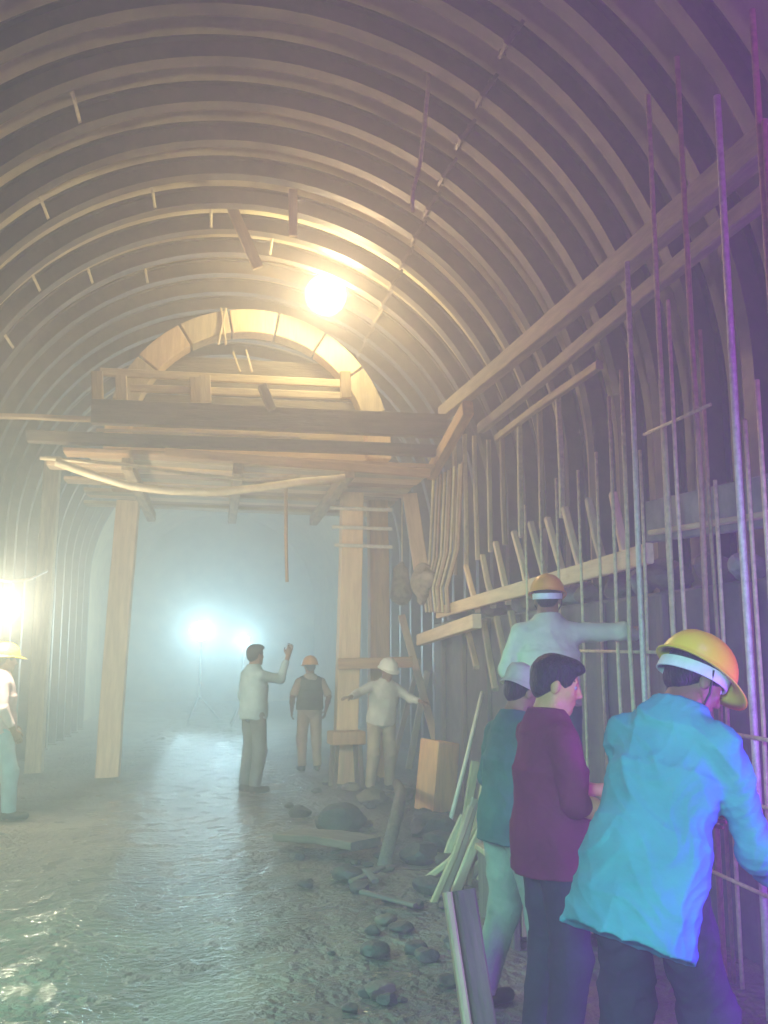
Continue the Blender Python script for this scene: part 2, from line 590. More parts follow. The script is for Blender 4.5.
def person(loc, rz, label, pose=None, h=0.009, scale=1.0, skin='skin_dark', top='cloth_grey', bottom='cloth_dark', helmet=None, hair=True,
           sleeve=0.9, hem=0.86, fold=(0.007, 22), open_vest=None, hat=None, group=None, flare=1.0, boots='boot', headband=True):
    P = dict(lean=0, side=0, twist=0, head=(0, 0, 0), hipz=0.93, hipx=0, hipy=0,
             Re=(0.24, -0.03, 1.11), Rw=(0.26, 0.07, 0.87), Le=(-0.24, -0.03, 1.11), Lw=(-0.26, 0.07, 0.87),
             Rh=None, Lh=None, Rn=(-1, 0, 0), Ln=(1, 0, 0), curl=0.45,
             Rk=(0.115, 0.03, 0.49), Ra=(0.12, -0.03, 0.085), Lk=(-0.115, 0.03, 0.49), La=(-0.12, -0.03, 0.085), Rt=0.10, Lt=-0.10)
    P.update(pose or {})
    root = empty('person', loc, rz)
    root.scale = (scale,)*3
    tag(root, label, 'person', group)
    hip = A((P['hipx'], P['hipy'], P['hipz']))
    M = np.array(Matrix.Rotation(P['twist'], 3, 'Z') @ Matrix.Rotation(-P['lean'], 3, 'X') @ Matrix.Rotation(P['side'], 3, 'Y'))

    def up(x, y, z):
        return hip+M @ A((x, y, z-0.93))
    xa = M @ A((1, 0, 0))
    neck = up(0, -0.015, 1.445)
    HM = M @ rotm(*P['head']) if not P.get('head_abs') else rotm(*P['head'])
    # head stays near the neck; head centre slightly forward
    hc = neck+HM @ A((0, 0.025, 0.0))+A((0, 0, 0.0))+(M @ A((0, 0.015, 0.135)))*0.6+(HM @ A((0, 0.0, 0.135)))*0.4
    shR, shL = up(0.178, -0.015, 1.352), up(-0.178, -0.015, 1.352)
    Re, Rw, Le, Lw = A(P['Re']), A(P['Rw']), A(P['Le']), A(P['Lw'])
    hR, hL = hip+A((0.092, 0, -0.03)), hip+A((-0.092, 0, -0.03))
    Rk, Ra, Lk, La = A(P['Rk']), A(P['Ra']), A(P['Lk']), A(P['La'])

    torso = [el(up(0, 0, 0.95), (0.155, 0.108, 0.13), M, 0.04), tc(up(0, 0, 0.93), up(0, 0.005, 1.22), (0.145, 0.10), (0.148, 0.102), xa, 0.05),
             el(up(0, 0.0, 1.27), (0.165, 0.112, 0.17), M, 0.05), rc(up(0, -0.015, 1.390), up(0.135, -0.015, 1.352), 0.064, 0.058, 0.05), rc(up(0, -0.015, 1.390), up(-0.135, -0.015, 1.352), 0.064, 0.058, 0.05),
             rc(up(0, -0.03, 1.40), neck, 0.062, 0.054, 0.04)]
    arms = []
    for sh, e, w in ((shR, Re, Rw), (shL, Le, Lw)):
        arms += [rc(sh, e, 0.054, 0.040, 0.03), rc(e, e+(w-e)*0.35, 0.040, 0.041, 0.02), rc(e+(w-e)*0.35, w, 0.041, 0.026, 0.02)]
    legs = []
    for hh, kk, aa in ((hR, Rk, Ra), (hL, Lk, La)):
        legs += [rc(hh, kk, 0.086, 0.056, 0.03), rc(kk, kk+(aa-kk)*0.35+A((0, -0.015, 0)), 0.053, 0.054, 0.03), rc(kk+(aa-kk)*0.3, aa, 0.050, 0.036, 0.03)]
    feet = []
    for aa, tt in ((Ra, P['Rt']), (La, P['Lt'])):
        f = A((math.sin(tt), math.cos(tt), 0))
        feet += [rc(aa, (*(aa[:2]-f[:2]*0.03), aa[2]-0.045), 0.036, 0.036, 0.02),
                 rc((*(aa[:2]-f[:2]*0.02), aa[2]-0.050), (*(aa[:2]+f[:2]*0.14), aa[2]-0.055), 0.035, 0.030, 0.02)]

    def hp(x, y, z):
        return hc+HM @ A((x, y, z))
    head = [el(hp(0, -0.012, 0.035), (0.076, 0.096, 0.088), HM, 0.02), el(hp(0, 0.022, -0.035), (0.060, 0.070, 0.082), HM, 0.03),
            el(hp(0, 0.062, -0.092), (0.030, 0.022, 0.020), HM, 0.025), rc(hp(-0.045, 0.0, -0.075), hp(0, 0.055, -0.098), 0.022, 0.018, 0.03),
            rc(hp(0.045, 0.0, -0.075), hp(0, 0.055, -0.098), 0.022, 0.018, 0.03),
            rc(hp(-0.034, 0.072, 0.028), hp(0.034, 0.072, 0.028), 0.013, 0.013, 0.02),
            rc(hp(-0.040, 0.062, -0.022), hp(-0.030, 0.068, -0.03), 0.017, 0.014, 0.025), rc(hp(0.040, 0.062, -0.022), hp(0.030, 0.068, -0.03), 0.017, 0.014, 0.025),
            rc(hp(0, 0.088, 0.016), hp(0, 0.109, -0.026), 0.0085, 0.0125, 0.012), rc(hp(-0.014, 0.096, -0.031), hp(0.014, 0.096, -0.031), 0.0085, 0.0085, 0.010),
            el(hp(0, 0.086, -0.058), (0.024, 0.012, 0.0075), HM, 0.008), el(hp(0, 0.083, -0.070), (0.021, 0.012, 0.008), HM, 0.008),
            el(hp(-0.078, -0.008, -0.008), (0.011, 0.021, 0.033), HM @ rotm(0.25), 0.008), el(hp(0.078, -0.008, -0.008), (0.011, 0.021, 0.033), HM @ rotm(-0.25), 0.008)]
    eyeneg = [el(hp(sx*0.033, 0.098, 0.006), (0.016, 0.016, 0.010), HM, 0.012, True) for sx in (-1, 1)]
    neckp = [rc(neck+(hc-neck)*-0.15, hp(0, -0.02, -0.05), 0.055, 0.053, 0.03)]
    hands = []
    for w, e, hd, nn, sd in ((Rw, Re, P['Rh'], P['Rn'], 1), (Lw, Le, P['Lh'], P['Ln'], -1)):
        d = A(hd) if hd is not None else (w-e)
        hands += hand_prims(w, d, nn, -sd if P.get('flip') else sd, P['curl'])
    body = torso+arms+legs+feet+neckp+head+eyeneg+hands
    obj('body', solid('body', body, h), skin, root)

    # ---- clothing
    def sleeves(fr, inf):
        out = []
        for sh, e, w in ((shR, Re, Rw), (shL, Le, Lw)):
            if fr > 0.5:
                q = e+(w-e)*(fr-0.5)*2
                out += [rc(sh, e, 0.062+inf, 0.054+inf, 0.03), rc(e, e+(q-e)*0.12, 0.053+inf, 0.052+inf, 0.02), tc(e, q, (0.053+inf, 0.053+inf), (0.038+inf, 0.038+inf), (0.3, 0.9, 0.3), 0.02)]
            else:
                q = sh+(e-sh)*fr*2
                out += [rc(sh, sh+(e-sh)*0.1, 0.062+inf, 0.06+inf, 0.03), tc(sh, q, (0.062+inf, 0.062+inf), (0.06+inf, 0.06+inf), (0.3, 0.9, 0.3), 0.02)]
        return out
    fl = flare
    hemp = up(0, 0, hem)
    tops = [tc(up(0, 0, 1.20), hemp, (0.176, 0.136), (0.192*fl, 0.156*fl), xa, 0.03), el(up(0, 0, 0.96), (0.186*fl, 0.150*fl, 0.17), M, 0.04), el(up(0, 0.0, 1.25), (0.182, 0.134, 0.20), M, 0.08),
            rc(up(0, -0.015, 1.392), up(0.135, -0.015, 1.354), 0.074, 0.068, 0.05), rc(up(0, -0.015, 1.392), up(-0.135, -0.015, 1.354), 0.074, 0.068, 0.05), tc(up(0, -0.02, 1.38), neck+(neck-up(0, -0.02, 1.38))*0.28, (0.098, 0.092), (0.074, 0.074), xa, 0.05)]
    shirt = obj('shirt', solid('shirt', tops+sleeves(sleeve, 0.0), h, fold=(*fold, int(abs(loc[0])*100+7))), top, root)
    # collar
    cz = neck+(M @ A((0, -0.006, 0.0)))
    col = [tc(cz-(M @ A((0, 0, 0.022))), cz+(M @ A((0, -0.004, 0.030))), (0.080, 0.078), (0.068, 0.067), xa, 0.01)]
    obj('collar', solid('collar', col, min(h, 0.008)), top, shirt)
    tr = [el(hip+A((0, 0, -0.02)), (0.158, 0.118, 0.12), None, 0.04), tc(hip+A((0, 0, 0.06)), hip+A((0, 0, -0.03)), (0.150, 0.110), (0.160, 0.120), (1, 0, 0), 0.04)]
    for hh, kk, aa in ((hR, Rk, Ra), (hL, Lk, La)):
        tr += [rc(hh, kk, 0.100, 0.079, 0.03), rc(kk, kk+(aa-kk)*0.1, 0.079, 0.077, 0.02), tc(kk, aa+A((0, -0.008, -0.005)), (0.078, 0.082), (0.062, 0.068), (1, 0, 0), 0.03)]
    obj('trousers', solid('trousers', tr, h, fold=(fold[0]*0.9, fold[1], 31)), bottom, root)
    for aa, tt in ((Ra, P['Rt']), (La, P['Lt'])):
        f = A((math.sin(tt), math.cos(tt), 0))
        s = A((math.cos(tt), -math.sin(tt), 0))
        bp = [tc(aa+A((0, 0, 0.06)), aa+A((0, 0, -0.03)), (0.050, 0.054), (0.046, 0.052), s, 0.02),
              rc((*(aa[:2]-f[:2]*0.035), aa[2]-0.042), (*(aa[:2]+f[:2]*0.15), aa[2]-0.047), 0.042, 0.038, 0.03)]
        obj('boot', solid('boot', bp, min(h, 0.01), cuts=(((0, 0, aa[2]-0.085), (0, 0, -1)),)), boots, root)
    # ---- head gear
    HX = Matrix(HM.tolist()).to_4x4()
    HX.translation = Vector(hc)
    if hair:
        hp_ = [el(hp(0, -0.018, 0.040), (0.086, 0.105, 0.094), HM, 0.02), el(hp(0, -0.060, -0.012), (0.066, 0.050, 0.062), HM, 0.02)]
        if hair == 'full':
            hp_ += [el(hp(0, 0.045, 0.092), (0.066, 0.055, 0.036), HM, 0.02), el(hp(0.02, 0.078, 0.085), (0.045, 0.028, 0.022), HM, 0.015)]
        hp_ += [el(hp(0, 0.105, -0.03), (0.075, 0.075, 0.095), HM, 0.012, True), el(hp(0.085, 0.01, -0.045), (0.03, 0.035, 0.055), HM, 0.012, True), el(hp(-0.085, 0.01, -0.045), (0.03, 0.035, 0.055), HM, 0.012, True)]
        obj('hair', solid('hair', hp_, min(h, 0.008), fold=(0.004, 70, 3)), 'hair_black', root)
    if h < 0.008:
        for sx in (-1, 1):
            bm = bmesh.new()
            bmesh.ops.create_uvsphere(bm, u_segments=14, v_segments=10, radius=0.0115)
            e = obj('eye', bm, 'eye_white', root, smooth=True)
            e.location = Vector(hp(sx*0.033, 0.075, 0.006))
            bm = bmesh.new()
            bmesh.ops.create_uvsphere(bm, u_segments=10, v_segments=8, radius=0.006)
            i_ = obj('iris', bm, 'hair_black', e, smooth=True)
            i_.location = Vector(HM @ A((0, 0.0075, 0)))
            bw = solid('eyebrow', [rc(hp(sx*0.014, 0.086, 0.031), hp(sx*0.05, 0.068, 0.033), 0.005, 0.004, 0.004)], 0.003)
            obj('eyebrow', bw, 'hair_black', root)
    if helmet:
        tiltM = HX @ Matrix.Translation((0, -0.012, 0.040)) @ Matrix.Rotation(math.radians(P.get('htilt', 4)), 4, 'X')
        ho = obj('helmet', helmet_mesh(), helmet, root, smooth=True)
        ho.matrix_local = tiltM @ Matrix.Scale(P.get('hscale', 1.06), 4)
        if headband:
            b = obj('headband', band_mesh(0.094, 0.120, -0.024, 0.022, 0.040), 'webbing_white', ho, smooth=False)
            b.location = (0, -0.006, 0)
            bm = bmesh.new()
            add_tube(bm, [(0.10, 0.0, -0.01), (0.088, 0.03, -0.08), (0.05, 0.05, -0.14), (0, 0.058, -0.158), (-0.05, 0.05, -0.14), (-0.088, 0.03, -0.08), (-0.10, 0, -0.01)], 0.004, 6)
            obj('chin_strap', bm, 'cable_dark', ho, smooth=True)
    if hat:
        # a soft cap: crown with a turned brim
        bm = bmesh.new()
        N = 36
        prof = [(0.112, -0.018), (0.116, -0.010), (0.106, 0.002), (0.101, 0.010), (0.102, 0.05), (0.093, 0.085), (0.06, 0.103), (0.0, 0.108)]
        rings = [[bm.verts.new((r*math.sin(2*math.pi*i/N), r*1.17*math.cos(2*math.pi*i/N), z+0.006*math.sin(3*2*math.pi*i/N+j))) for i in range(N)] for j, (r, z) in enumerate(prof[:-1])]
        tp = bm.verts.new((0, 0, prof[-1][1]))
        for p_, q_ in zip(rings, rings[1:]):
            for i in range(N):
                bm.faces.new((p_[i], p_[(i+1) % N], q_[(i+1) % N], q_[i]))
        for i in range(N):
            bm.faces.new((rings[-1][i], rings[-1][(i+1) % N], tp))
        bmesh.ops.solidify(bm, geom=list(bm.faces), thickness=0.004)
        ho = obj('cap', bm, hat, root, smooth=True)
        ho.matrix_local = HX @ Matrix.Translation((0, -0.01, 0.030))
    if open_vest:
        vt = [tc(up(0, 0, 1.20), up(0, 0, 0.93), (0.198, 0.160), (0.215, 0.180), xa, 0.03), el(up(0, 0.0, 1.25), (0.204, 0.156, 0.20), M, 0.06),
              rc(up(-0.12, -0.015, 1.357), up(0.12, -0.015, 1.357), 0.079, 0.079, 0.05), el(up(0, 0.19, 1.15), (0.07, 0.09, 0.40), M, 0.01, True)]
        obj('vest', solid('vest', vt, h, fold=(fold[0], fold[1], 5)), open_vest, root)
    return root


# ------------------------------------------------------------------ setting
CX, SPR, RIB_R = 0.2, 3.3, 3.0          # tunnel axis, spring line, inner radius of the ribs
Y0, Y1 = -4.0, 34.0


def fnoise(x, y, seed=0):
    r = random.Random(seed)
    v = 0
    for i in range(6):
        a = r.uniform(0, 6.28)
        f = 0.8*1.55**i
        v += math.sin((x*math.cos(a)+y*math.sin(a))*f*2.2+r.uniform(0, 6.28))/(1.3**i)
    return v/3.2


def floor_z(x, y):
    rub = math.exp(-((x-1.15)/0.75)**2)*math.exp(-((y-7.4)/2.2)**2)
    rut = 0.03*math.sin(x*5.5+0.35*math.sin(y*0.7))
    return fnoise(x, y, 3)*(0.018+0.035*rub)+rut*0.5+0.05*rub


def make_floor():
    xs = list(np.linspace(-3.4, 3.8, 110))
    ys = list(np.concatenate([np.linspace(Y0, 1.5, 30), np.linspace(1.6, 14, 200), np.linspace(14.15, Y1+0.5, 120)]))
    V = np.array([(x, y, floor_z(x, y)) for y in ys for x in xs])
    n = len(xs)
    q = []
    for j in range(len(ys)-1):
        for i in range(n-1):
            q.append((j*n+i, j*n+i+1, (j+1)*n+i+1, (j+1)*n+i))
    o = obj('floor', np_mesh('floor', V, np.array(q)), mud_material())
    tag(o, kind='structure')


def mud_material():
    m = bpy.data.materials.new('wet_mud')
    m.use_nodes = True
    nt = m.node_tree
    b = nt.nodes['Principled BSDF']
    L = nt.links.new
    g = nt.nodes.new('ShaderNodeNewGeometry')

    def noise(sc, det, vec=None):
        n = nt.nodes.new('ShaderNodeTexNoise')
        n.inputs['Scale'].default_value = sc
        n.inputs['Detail'].default_value = det
        L(vec or g.outputs['Position'], n.inputs['Vector'])
        return n.outputs['Fac']

    def ramp(f, p0, p1, c0, c1):
        r = nt.nodes.new('ShaderNodeValToRGB')
        r.color_ramp.elements[0].position = p0
        r.color_ramp.elements[1].position = p1
        r.color_ramp.elements[0].color = (*c0, 1)
        r.color_ramp.elements[1].color = (*c1, 1)
        L(f, r.inputs['Fac'])
        return r.outputs['Color']
    col = ramp(noise(1.6, 6), 0.35, 0.65, (0.10, 0.085, 0.065), (0.19, 0.165, 0.125))
    L(col, b.inputs['Base Color'])
    # trodden wet track a little to one side of the tunnel axis
    sx = nt.nodes.new('ShaderNodeSeparateXYZ')
    L(g.outputs['Position'], sx.inputs[0])
    ma = nt.nodes.new('ShaderNodeMath'); ma.operation = 'ADD'; ma.inputs[1].default_value = 0.15
    L(sx.outputs['X'], ma.inputs[0])
    mb = nt.nodes.new('ShaderNodeMath'); mb.operation = 'ABSOLUTE'
    L(ma.outputs[0], mb.inputs[0])
    mc = nt.nodes.new('ShaderNodeMapRange')
    mc.inputs['From Min'].default_value = 0.25; mc.inputs['From Max'].default_value = 1.5
    mc.inputs['To Min'].default_value = 0.12; mc.inputs['To Max'].default_value = -0.12
    L(mb.outputs[0], mc.inputs['Value'])
    md = nt.nodes.new('ShaderNodeMath'); md.operation = 'ADD'
    L(noise(4.5, 4), md.inputs[0]); L(mc.outputs[0], md.inputs[1])
    rg = ramp(md.outputs[0], 0.52, 0.57, (0.60, 0.60, 0.60), (0.05, 0.05, 0.05))
    L(rg, b.inputs['Roughness'])
    b.inputs['Specular IOR Level'].default_value = 0.5
    bp = nt.nodes.new('ShaderNodeBump')
    dry = ramp(md.outputs[0], 0.52, 0.57, (1, 1, 1), (0.32, 0.32, 0.32))
    L(dry, bp.inputs['Strength'])
    bp.inputs['Distance'].default_value = 0.07
    ad = nt.nodes.new('ShaderNodeMath'); ad.operation = 'ADD'
    L(noise(6, 5), ad.inputs[0]); L(noise(19, 4), ad.inputs[1])
    L(ad.outputs[0], bp.inputs['Height'])
    L(bp.outputs['Normal'], b.inputs['Normal'])
    return m


make_floor()


def shell():
    """lining behind the ribs: two side walls and the vault"""
    R = RIB_R+0.29
    r = random.Random(5)
    ys = np.linspace(Y0, Y1, 190)

    def sheet(name, pts, kind):
        V, q = [], []
        n = len(pts)
        for y in ys:
            for (x, z, nx_, nz_) in pts:
                d = 0.03*fnoise(x*1.3+z*0.9, y, 9)+0.012*fnoise(z*3-x*2, y*3, 4)
                V.append((x+nx_*d, y, z+nz_*d))
        for j in range(len(ys)-1):
            for i in range(n-1):
                q.append((j*n+i, (j+1)*n+i, (j+1)*n+i+1, j*n+i+1))
        o = obj(name, np_mesh(name, np.array(V), np.array(q)), 'lining')
        tag(o, kind='structure')
    arc = [(CX+R*math.cos(a), SPR+R*math.sin(a), math.cos(a), math.sin(a)) for a in np.linspace(0, math.pi, 60)]
    sheet('ceiling', arc, 'ceiling')
    zs = np.linspace(-0.3, SPR, 22)
    sheet('wall_right', [(CX+R, z, 1, 0) for z in zs], 'wall')
    sheet('wall_left', [(CX-R, z, -1, 0) for z in reversed(zs)], 'wall')
    # rock face far along the heading
    bm = bmesh.new()
    g = bmesh.ops.create_grid(bm, x_segments=40, y_segments=40, size=3.6)
    for v in bm.verts:
        x, z = v.co.x, v.co.y+3.2
        v.co = Vector((x+CX, Y1+0.15*fnoise(x, z, 8), z))
    tag(obj('wall_back', bm, 'lining', smooth=True), kind='structure')


shell()


def rib(y, first=None):
    """one rolled steel arch: two segments bolted at a splice, a foot plate under each leg"""
    if first is not None:
        c = copy_tree(first)
        c.location = (0, y, 0)
        return c
    root = empty('steel_arch_rib', (0, y, 0))
    tag(root, 'curved steel arch rib with flanges, lining the tunnel from floor to floor', 'arch rib', 'steel arch ribs')
    A0 = math.radians(56)                    # splice on the haunch
    R = RIB_R
    fl, ft, wt, dp = 0.13, 0.016, 0.014, 0.19
    prof = [(-fl/2, 0), (fl/2, 0), (fl/2, ft), (wt/2, ft), (wt/2, dp-ft), (fl/2, dp-ft), (fl/2, dp), (-fl/2, dp), (-fl/2, dp-ft), (-wt/2, dp-ft), (-wt/2, ft), (-fl/2, ft)]

    def seg(path):
        bm = bmesh.new()
        rings = []
        for (x, z, nx_, nz_) in path:
            rings.append([bm.verts.new((x+nx_*d, w, z+nz_*d)) for w, d in prof])
        for p, q in zip(rings, rings[1:]):
            for k in range(12):
                bm.faces.new((p[k], p[(k+1) % 12], q[(k+1) % 12], q[k]))
        bm.faces.new(rings[0])
        bm.faces.new(list(reversed(rings[-1])))
        bmesh.ops.recalc_face_normals(bm, faces=bm.faces)
        return bm
    leg = [(1, z) for z in (0.02, 1.1, 2.2)]
    pr = [(CX+R, z, 1, 0) for _, z in leg]+[(CX+R*math.cos(a), SPR+R*math.sin(a), math.cos(a), math.sin(a)) for a in np.linspace(0, A0-0.004, 22)]
    pl = [(CX+R*math.cos(a), SPR+R*math.sin(a), math.cos(a), math.sin(a)) for a in np.linspace(A0+0.004, math.pi, 42)]+[(CX-R, z, -1, 0) for _, z in reversed(leg)]
    obj('rib_segment', seg(pr), 'rib_steel', root)
    obj('rib_segment', seg(pl), 'rib_steel', root)
    bm = bmesh.new()
    M = Matrix.Translation((CX+(R+0.09)*math.cos(A0), 0, SPR+(R+0.09)*math.sin(A0))) @ Matrix.Rotation(-A0, 4, 'Y')
    add_box(bm, (0.24, 0.17, 0.03), M, 0.004)
    for sy in (-1, 1):
        for r_ in (-0.085, 0.05):
            add_box(bm, (0.03, 0.03, 0.06), M @ Matrix.Translation((r_, sy*0.05, 0)), 0.006)
    obj('splice_plate', bm, 'plate_steel', root)
    for s in (-1, 1):
        bm = bmesh.new()
        add_box(bm, (0.26, 0.22, 0.025), Matrix.Translation((CX+s*(R+0.095), 0, 0.0125)), 0.004)
        obj('foot_plate', bm, 'plate_steel', root)
    return root


RIB_Y = [3.9+0.62*i for i in range(17)]+[14.6+0.9*i for i in range(9)]
rib0 = rib(RIB_Y[0])
for y_ in RIB_Y[1:]:
    rib(y_, rib0)

# spacer rods between neighbouring ribs on the far side of the vault
k = 0
for ang, iy in ((118, 5), (128, 7), (140, 6), (135, 9), (150, 8), (146, 10), (108, 8), (124, 10), (158, 9), (112, 11), (97, 9), (84, 10)):
    a = math.radians(ang)
    R = RIB_R+0.03
    p = Vector((CX+R*math.cos(a), RIB_Y[iy]+0.008, SPR+R*math.sin(a)))
    q = Vector((CX+R*math.cos(a), RIB_Y[iy+1]-0.008, SPR+R*math.sin(a)))
    rod('spacer_bar', [p, q], 0.016, 'rebar_tan', 'short steel spacer bar between two arch ribs high in the vault', 'bar', 'spacer bars between ribs')

# ---------------- wall side: walers, kicker wall, boards, stakes
def wal(name, p0, p1, X, w, h, m, label, seed=0, warp=0.01):
    return timber(name, atX(*p0, X), atX(*p1, X), w, h, m, label, 'beam', None, warp=warp, seed=seed)


wal('waler_beam', (442, 414), (775, 136), 2.72, 0.12, 0.17, 'wood_grey', 'upper long timber waler rising across the ribbed wall, topmost of the three', 1)
wal('waler_beam', (480, 428), (775, 190), 2.80, 0.08, 0.11, 'wood_grey', 'middle long timber waler directly under the topmost one', 2)
wal('waler_beam', (497, 438), (600, 364), 2.84, 0.06, 0.07, 'wood', 'short thin waler strip close below the two long walers', 3)

# kicker wall of rough formwork along the foot of the wall
kb = empty('formwork_bench', (2.98, 7.5, 0))
tag(kb, 'low dark formwork bench along the foot of the ribbed wall behind the rebars', 'formwork')
bm = bmesh.new()
add_box(bm, (0.34, 8.8, 2.0), Matrix.Translation((0, 0.2, 1.0)), 0.02)
bmesh.ops.subdivide_edges(bm, edges=list(bm.edges), cuts=5, use_grid_fill=True)
for v in bm.verts:
    if v.co.z > 0.05:
        v.co.x += 0.02*fnoise(v.co.y*2, v.co.z*2, 12)
        v.co.z += 0.03*fnoise(v.co.y*2, v.co.x*4, 13)
obj('panel', bm, 'formwork', kb)
for i in range(9):
    bm = bmesh.new()
    add_box(bm, (0.05, 0.09, 1.98), Matrix.Translation((-0.21, -3.9+i*0.98, 0.99)), 0.006)
    obj('stud', bm, 'wood_dark', kb)

XB = 2.62
timber('long_board', atX(438, 613, XB), atX(650, 552, XB), 0.05, 0.13, 'wood_bright', 'long pale board nailed level along the wall behind the orange-helmeted worker', 'board', warp=0.01)
timber('short_board', atX(420, 640, XB-0.1), atX(477, 621, XB-0.1), 0.09, 0.14, 'wood_bright', 'short thick pale board end just below the long pale board', 'board')
timber('grey_board', atX(650, 522, 2.66), atX(790, 497, 2.66), 0.05, 0.26, 'concrete', 'grey wide board behind the upright rebars above the yellow helmet', 'board')
timber('pale_batten', atX(650, 533, 2.62), atX(790, 511, 2.62), 0.03, 0.035, 'wood_pale', 'thin pale batten along the lower edge of the grey wide board', 'batten')

stk = [((478, 611), (466, 566)), ((494, 607), (482, 556)), ((509, 603), (495, 543)), ((530, 597), (514, 532)), ((548, 591), (531, 523)), ((566, 585), (548, 519)),
       ((584, 580), (565, 508)), ((606, 573), (588, 500)), ((628, 566), (612, 494))]
for i, (b_, t_) in enumerate(stk):
    p = atX(*b_, 2.705)
    q = atX(*t_, 2.735)
    timber('stake', p, q, 0.055, 0.05, ('wood_bright', 'wood_pale', 'wood_bright')[i % 3], 'short leaning wooden stake standing on the long pale board', 'stake', 'stakes above the long board', warp=0.006, seed=i)
stk2 = [((496, 690), (483, 622)), ((511, 684), (496, 618)), ((524, 680), (511, 612)), ((476, 668), (467, 626))]
for i, (b_, t_) in enumerate(stk2):
    p = atX(*b_, 2.58)
    q = atX(*t_, 2.66)
    timber('prop_stick', p, q, 0.06, 0.05, 'wood', 'slanting wooden prop hanging below the long pale board', 'prop', 'props below the long board', warp=0.006, seed=i+20)

# second skin: thin vertical battens seen under the walers
for i, (xb, yb, xt, yt) in enumerate(((455, 575, 454, 440), (466, 568, 465, 434), (477, 560, 475, 436), (505, 545, 502, 430), (522, 538, 519, 420), (491, 552, 488, 440), (542, 528, 539, 410), (562, 518, 558, 390))):
    timber('hanging_batten', atX(xb, yb, 2.86), atX(xt, yt, 2.86), 0.05, 0.04, ('wood', 'rebar_tan', 'wood_pale')[i % 3], 'thin upright batten hanging under the walers against the ribbed wall', 'batten', 'battens under the walers', warp=0.008, seed=i)

# lumps of broken stone along the top of the bench
def stone(name, loc, r, m, label, group, seed, flat=0.75):
    bm = bmesh.new()
    bmesh.ops.create_icosphere(bm, subdivisions=3, radius=1.0)
    rr = random.Random(seed)
    pl = []
    for _ in range(9):
        d = Vector((rr.gauss(0, 1), rr.gauss(0, 1), rr.gauss(0, 1))).normalized()
        pl.append((d, rr.uniform(0.62, 0.9)))
    for v in bm.verts:
        for d, o_ in pl:
            s = v.co.dot(d)-o_
            if s > 0:
                v.co -= d*s
        v.co += v.co.normalized()*0.05*math.sin(v.co.x*7+seed)*math.sin(v.co.y*6)*math.sin(v.co.z*8)
        v.co = Vector((v.co.x*r*rr_sx(seed), v.co.y*r, v.co.z*r*flat))
    zmin = min(v.co.z for v in bm.verts)
    o = obj(name, bm, m, None, (loc[0], loc[1], loc[2]-zmin-r*0.12), smooth=False)
    o.rotation_euler = (0, 0, rr.uniform(0, 6))
    tag(o, label, 'stone', group)
    return o


def rr_sx(seed):
    return 0.8+0.5*((seed*37) % 10)/10


for i in range(16):
    y = 4.9+i*0.44
    stone('broken_stone', (2.97+0.05*math.sin(i*2.1), y, 2.02), 0.13+0.05*((i*7) % 5)/5, 'rock_tan' if i % 3 else 'concrete', 'small broken stone lying along the top of the formwork bench', 'broken stones on the bench', 40+i)

# ---------------- reinforcement mat
XM = 2.45


def bar_at(px, py_top, ztop=None, x=XM, m='rebar_rust', r=0.013, label=None, group='upright rebars of the mat', lean=0.0):
    t = atX(px, py_top, x) if py_top is not None else None
    if t is None:
        t = atX(px, 0, x)
        t.z = ztop
    y = t.y
    b = Vector((x, y-lean, 0.0))
    b.z = floor_z(b.x, b.y)-0.02
    mid = (b+t)/2+Vector((0.008*math.sin(px), 0.012*math.cos(px*1.7), 0))
    return rod('rebar', [b, (b*0.7+t*0.3)+Vector((0.004*math.cos(px), 0, 0)), mid, (b*0.3+t*0.7), t], r, m, label or 'thin brown upright rebar in the tied reinforcement mat along the wall', 'rebar', group)


bar_at(752, 10, m='rebar_rust', r=0.016)
bar_at(717, 96, m='rebar_pale', r=0.018, label='pale grey upright rebar with a free top, brightest in the mat', group='pale rebar')
bar_at(674, None, 4.9, m='rebar_rust', r=0.015)
bar_at(648, 95, m='rebar_tan', r=0.015)
bar_at(627, 262, m='rebar_pale', r=0.017, label='pale upright rebar the orange-helmeted worker reaches for', group='pale rebar at the reaching hand')
bar_at(621, 370, m='rebar_tan', r=0.014)
bar_at(609, 396, m='rebar_tan', r=0.012)
bar_at(764, 120, m='rebar_rust', r=0.013)
bar_at(687, 235, x=2.50, m='rebar_tan', r=0.013)
for px, py, x_, m_ in ((596, 452, 2.5, 'rebar_tan'), (578, 470, 2.5, 'rebar_tan'), (556, 478, 2.5, 'rebar_tan'), (660, 380, 2.54, 'rebar_tan'),
                       (640, 450, 2.54, 'rebar_tan'), (700, 330, 2.54, 'rebar_rust'), (731, 300, 2.54, 'rebar_rust'), (745, 420, 2.54, 'rebar_tan'), (777, 250, 2.54, 'rebar_rust'),
                       (540, 492, 2.5, 'rebar_tan'), (525, 505, 2.5, 'rebar_tan'), (715, 480, 2.54, 'rebar_tan'), (668, 300, 2.36, 'rebar_tan'), (757, 380, 2.36, 'rebar_tan')):
    bar_at(px, py, x=x_, m=m_, r=0.011)
for z, ya, yb, x_ in ((1.23, 3.45, 5.0, 2.428), (0.93, 3.3, 4.9, 2.428), (2.86, 4.25, 5.0, 2.428), (0.55, 3.2, 5.6, 2.428), (1.62, 4.6, 6.4, 2.47)):
    rod('cross_bar', [(x_, ya, z-0.01), (x_, (ya+yb)/2, z), (x_, yb, z+0.01)], 0.010, 'rebar_tan', 'thin level rebar tied across the upright rebars', 'rebar', 'level rebars of the mat')

# ---------------- working deck across the tunnel
YD = 10.6


